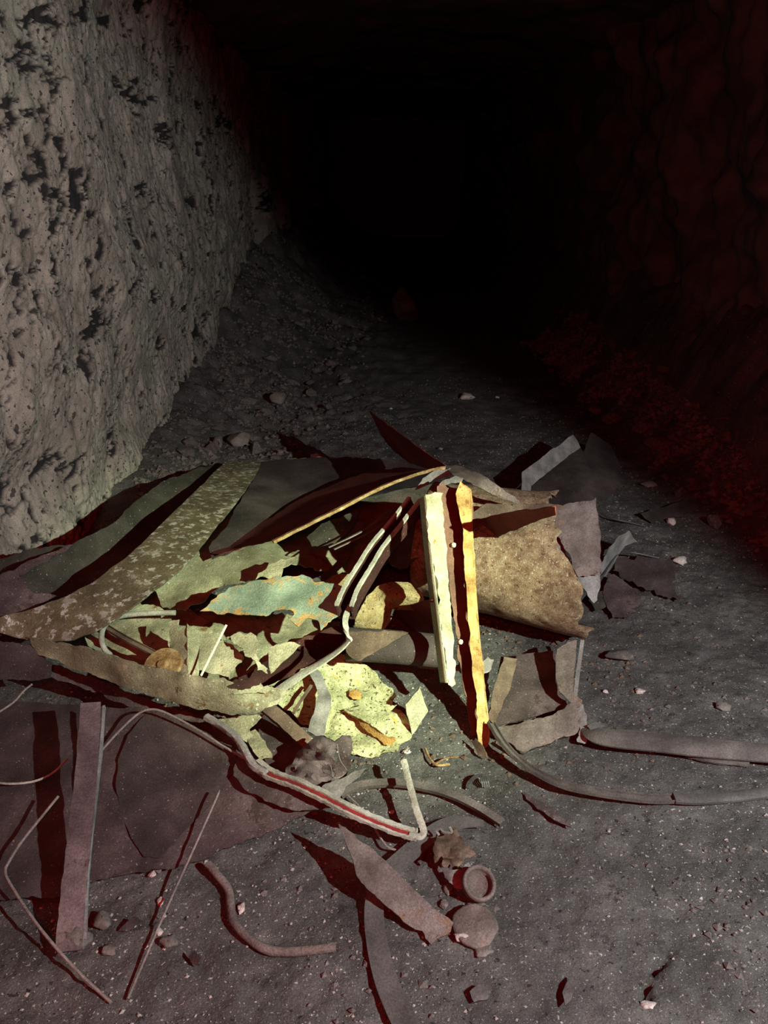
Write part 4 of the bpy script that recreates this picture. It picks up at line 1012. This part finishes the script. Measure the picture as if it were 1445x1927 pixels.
bm.transform(Matrix.Translation(P(898, 1666, .022)) @ Matrix.Rotation(math.radians(24), 4, 'X') @ Matrix.Rotation(math.radians(10), 4, 'Y'))
me = bpy.data.meshes.new('jar_ring'); bm.to_mesh(me); bm.free()
tag(place('jar_ring', me, M['pink']), 'round rusted jar ring with a recessed pinkish centre, front right of the pile', 'jar ring')
bm = lathe('rusted_disc', [(.0, .006), (.012, .006), (.024, .006), (.036, .006), (.044, .005), (.049, .002), (.049, -.005), (0, -.006)], 40)
for v in bm.verts:
    v.co.z += .0022*float(fbm([v.co.x*60], [v.co.y*60], s=5, oct=3)[0]); k = 1+.05*float(fbm([v.co.x*40], [v.co.y*40], s=6, oct=2)[0]); v.co.x *= k; v.co.y *= k
bm.transform(Matrix.Translation(P(893, 1742, .008)) @ Matrix.Rotation(math.radians(8), 4, 'X'))
me = bpy.data.meshes.new('rusted_disc'); bm.to_mesh(me); bm.free()
tag(place('rusted_disc', me, M['pink']), 'flat crusty rusted disc on the dirt just below the jar ring', 'disc')
cm = thing('ribbed_clip', P(905, 1470, 0), 'small black ribbed clip on the dirt right of the curved bar', 'clip')
sweep('clip_back', None, None, [(880, 1484, .006), (886, 1470, .012), (896, 1461, .018), (908, 1458, .02)], flat(.010, .003, 2), 'black', parent=cm)
for k in range(4):
    sweep('rib', None, None, [(903+k*4, 1459+k, .020), (906+k*4, 1470, .018), (908+k*4, 1481, .006)], flat(.0035, .003, 1), 'black', parent=cm)

# --- right: trough under the drum, strips on the dirt
tg = thing('tapered_trough', P(1000, 1330, 0), 'tapered open trough of brown steel under the drum, right of the post', 'trough')
S('left_side', None, None, [(918, 1352, .04), (924, 1320, .06), (940, 1258, .10), (948, 1236, .11), (974, 1240, .10), (964, 1280, .08), (945, 1330, .05), (930, 1366, .03)], 'brown', parent=tg, jag=1.5)
S('trough_floor', None, None, [(972, 1230, .06), (1030, 1225, .06), (1058, 1225, .06), (1052, 1290, .04), (1070, 1330, .03), (1000, 1350, .03), (928, 1368, .028), (946, 1328, .04), (962, 1282, .05)], 'purple', parent=tg, jag=1.2)
S('right_side', 'pinkish grey curved side', None, [(1048, 1222, .14), (1068, 1208, .15), (1086, 1204, .15), (1082, 1250, .125), (1078, 1300, .095), (1096, 1318, .075), (1092, 1330, .06), (1070, 1318, .07), (1052, 1300, .085), (1046, 1265, .11)], 'pink', parent=tg, jag=1.5)
S('front_lip', 'thick crusted front lip', None, [(930, 1372, .035), (985, 1358, .045), (1040, 1345, .055), (1072, 1325, .065), (1088, 1320, .07), (1094, 1345, .05), (1086, 1378, .022), (1050, 1392, .014), (1010, 1404, .008), (980, 1412, .008), (955, 1396, .012)], 'pink', parent=tg, jag=3.5, crumple=.008, thick=.010, step=9)
sweep('thin_rail', 'thin grey rail standing along the right side of the trough', 'rail', [(1096, 1204, .13), (1088, 1262, .09), (1082, 1312, .06)], angle(.012, .012, .003), 'zincdim')
S('torn_rag', 'twisted torn scrap tying the trough to the long strip', 'scrap', [(1080, 1345, .05), (1094, 1318, .07), (1104, 1352, .05), (1108, 1375, .035), (1100, 1400, .012), (1086, 1396, .012), (1092, 1372, .03)], 'zincdim', jag=4, seg=4)
S('torn_rag', 'tiny torn scrap on top of the left end of the long strip', 'scrap', [(1104, 1366, .05), (1120, 1358, .055), (1140, 1366, .045), (1126, 1370, .04), (1112, 1376, .04)], 'belt', jag=1.5)
sweep('rolled_strip', 'wide grey rolled strip running right from the trough to the right edge', 'strip', [(1096, 1372, .035), (1118, 1384, .04), (1160, 1390, .04), (1230, 1396, .04), (1310, 1405, .04), (1390, 1413, .038), (1475, 1420, .036)], flat(.064, .006, 6, .008), 'hose', rolls=-14, scales=[.25, .75, .95, 1, 1, .95, .9])
sweep('round_rod', 'short brown rod end peeping out below the wide rolled strip', 'rod', [(1290, 1418, .015), (1340, 1430, .014), (1408, 1437, .012)], rnd_prof(.010, 8), 'hose', jit=.002)
sweep('curved_strip', 'long curved dark strip from the foot of the post to the lower right', 'strip', [(922, 1362, .06), (945, 1400, .05), (975, 1432, .04), (1015, 1460, .03), (1060, 1480, .024), (1110, 1491, .02), (1170, 1500, .018), (1230, 1506, .016), (1282, 1505, .016)], chan(.026, .010, .003), 'hose', rolls=[28, 26, 22, 16, 10, 5, 0, 0, 0])
sweep('curved_strip', 'second dark strip overlapping the curved one and leaving at the right edge', 'strip', [(1268, 1502, .024), (1310, 1504, .02), (1370, 1500, .018), (1425, 1494, .018), (1475, 1488, .018)], flat(.030, .008, 4, .003), 'belt', rolls=-6)
sweep('curved_strip', 'thin dark sliver beside the start of the long curved strip', 'strip', [(925, 1398, .02), (950, 1414, .02), (975, 1432, .02), (1000, 1450, .016)], flat(.010, .003, 2), 'hose')
S('torn_scrap', 'ragged rusty tip at the foot of the post', 'scrap', [(884, 1395, .02), (895, 1388, .04), (905, 1402, .035), (912, 1414, .02), (916, 1428, .006), (905, 1422, .008), (896, 1410, .012)], 'brown', jag=3, seg=4)
# right of the drum
S('bent_plate', 'grey bent plate standing between the drum end and the dirt', 'plate', [(1130, 1066, .14), (1146, 1030, .17), (1165, 1008, .18), (1184, 998, .17), (1200, 1020, .09), (1176, 1028, .09), (1160, 1050, .06), (1140, 1084, .03), (1128, 1090, .05)], 'zincdim', jag=1.8)
S('rust_flakes', 'broad brittle flake of dark rust flat on the dirt, right of the drum', 'flake', [(1152, 1072, .03), (1172, 1050, .035), (1200, 1044, .035), (1236, 1052, .035), (1266, 1060, .03), (1278, 1072, .028), (1272, 1090, .02), (1258, 1098, .02), (1290, 1128, .012), (1276, 1132, .01), (1240, 1120, .012), (1205, 1104, .018), (1180, 1092, .022)], 'purple_dark', jag=5, seg=4, crumple=.006)
S('rust_flakes', 'lower rounded flake of rust with a notch, beside the drum bottom', 'flake', [(1135, 1112, .025), (1150, 1082, .03), (1172, 1090, .03), (1196, 1108, .025), (1206, 1126, .02), (1196, 1150, .015), (1180, 1162, .012), (1152, 1164, .010), (1142, 1140, .016)], 'purple', jag=3.5, seg=4, crumple=.005)
S('rust_flakes', 'pale greenish flake closest to the torn drum edge', 'flake', [(1108, 1130, .015), (1122, 1112, .018), (1140, 1110, .018), (1148, 1122, .015), (1140, 1142, .01), (1120, 1150, .008)], 'dusty', jag=2)
sweep('cable', 'thin black cable bent over the bent plate beside the drum', 'cable', [(1116, 1118, .06), (1132, 1088, .08), (1150, 1058, .085), (1165, 1042, .07), (1190, 1040, .05), (1240, 1050, .04)], rnd_prof(.004, 6), 'black')
sweep('wire', 'dark wire on the dirt beyond the pinkish plate', 'wire', [(1128, 962, .03), (1150, 975, .02), (1180, 982, .015), (1214, 990, .012)], rnd_prof(.005, 6), 'black')

# --- last small things on the dirt
S('rubber_flap', 'dark flap lying at the edge of the red lit rubble, far right', 'flap', [(1205, 966, .03), (1250, 954, .04), (1300, 937, .06), (1320, 944, .05), (1312, 962, .03), (1262, 974, .02), (1226, 984, .015)], 'purple_dark', jag=2)
S('thin_strip', 'faint brown strip half buried in the dirt right of the curved bar', 'strip', [(986, 1490, 0.0035), (1000, 1500, 0.0042), (1035, 1518, 0.0042), (1068, 1546, 0.0035), (1076, 1556, 0.0028), (1050, 1546, 0.0028), (1010, 1522, 0.0028), (990, 1504, 0.0028)], 'purple', jag=1.5)
S('small_flake', 'grey curled flake pressed into the dirt near the bottom right', 'flake', [(1058, 1868, 0.0028), (1068, 1846, 0.0049), (1078, 1836, 0.0049), (1084, 1852, 0.0042), (1076, 1880, 0.0042), (1064, 1892, 0.0028)], 'belt', jag=1.5)
S('small_flake', 'angular grey flake in the dirt right of the belt near the bottom', 'flake', [(884, 1866, 0.0028), (900, 1852, 0.0049), (922, 1860, 0.0042), (918, 1880, 0.0035), (892, 1886, 0.0028)], 'belt', jag=1.5)
S('small_flake', 'small dark triangular flake tilted up beside the shadow of the long wire', 'flake', [(222, 1752, .010), (250, 1725, .030), (268, 1735, .02), (255, 1742, .014), (240, 1752, .010)], 'purple_dark', jag=1.5)
S('small_flake', 'tiny curled flake throwing a dark shadow right of the straight wire', 'flake', [(354, 1800, .008), (364, 1790, .022), (378, 1802, .02), (374, 1818, .010), (362, 1814, .008)], 'purple', jag=1.5)
tw = thing('dry_twig', P(800, 1430, 0), 'forked brown twig on the dirt in front of the diamond plate', 'twig')
sweep('twig_stem', None, None, [(800, 1408, .012), (808, 1426, .012), (822, 1440, .012), (846, 1438, .010)], rnd_prof(.0035, 6), 'bar', parent=tw, jit=.001)
sweep('twig_fork', None, None, [(820, 1438, .012), (836, 1428, .016), (862, 1424, .014)], rnd_prof(.0025, 6), 'bar', parent=tw, jit=.001)
sweep('fine_wire', 'hair thin wires tangled in the hollow of the curled scrap', 'wire', [(634, 1400, .14), (640, 1430, .11), (652, 1452, .07), (630, 1464, .06), (622, 1440, .10)], rnd_prof(.0009, 5), 'wire')
sweep('flat_bar', 'short thin brown bar lying across the dust left of the knee shaped strip', 'bar', [(586, 1290, .09), (568, 1316, .085), (552, 1342, .08)], flat(.008, .006, 1), 'brown')
S('small_scrap', 'chalky scrap standing between trough and post under the drum', 'scrap', [(902, 1248, .09), (918, 1235, .11), (930, 1242, .10), (924, 1262, .07), (908, 1268, .06)], 'zincdim', jag=2)
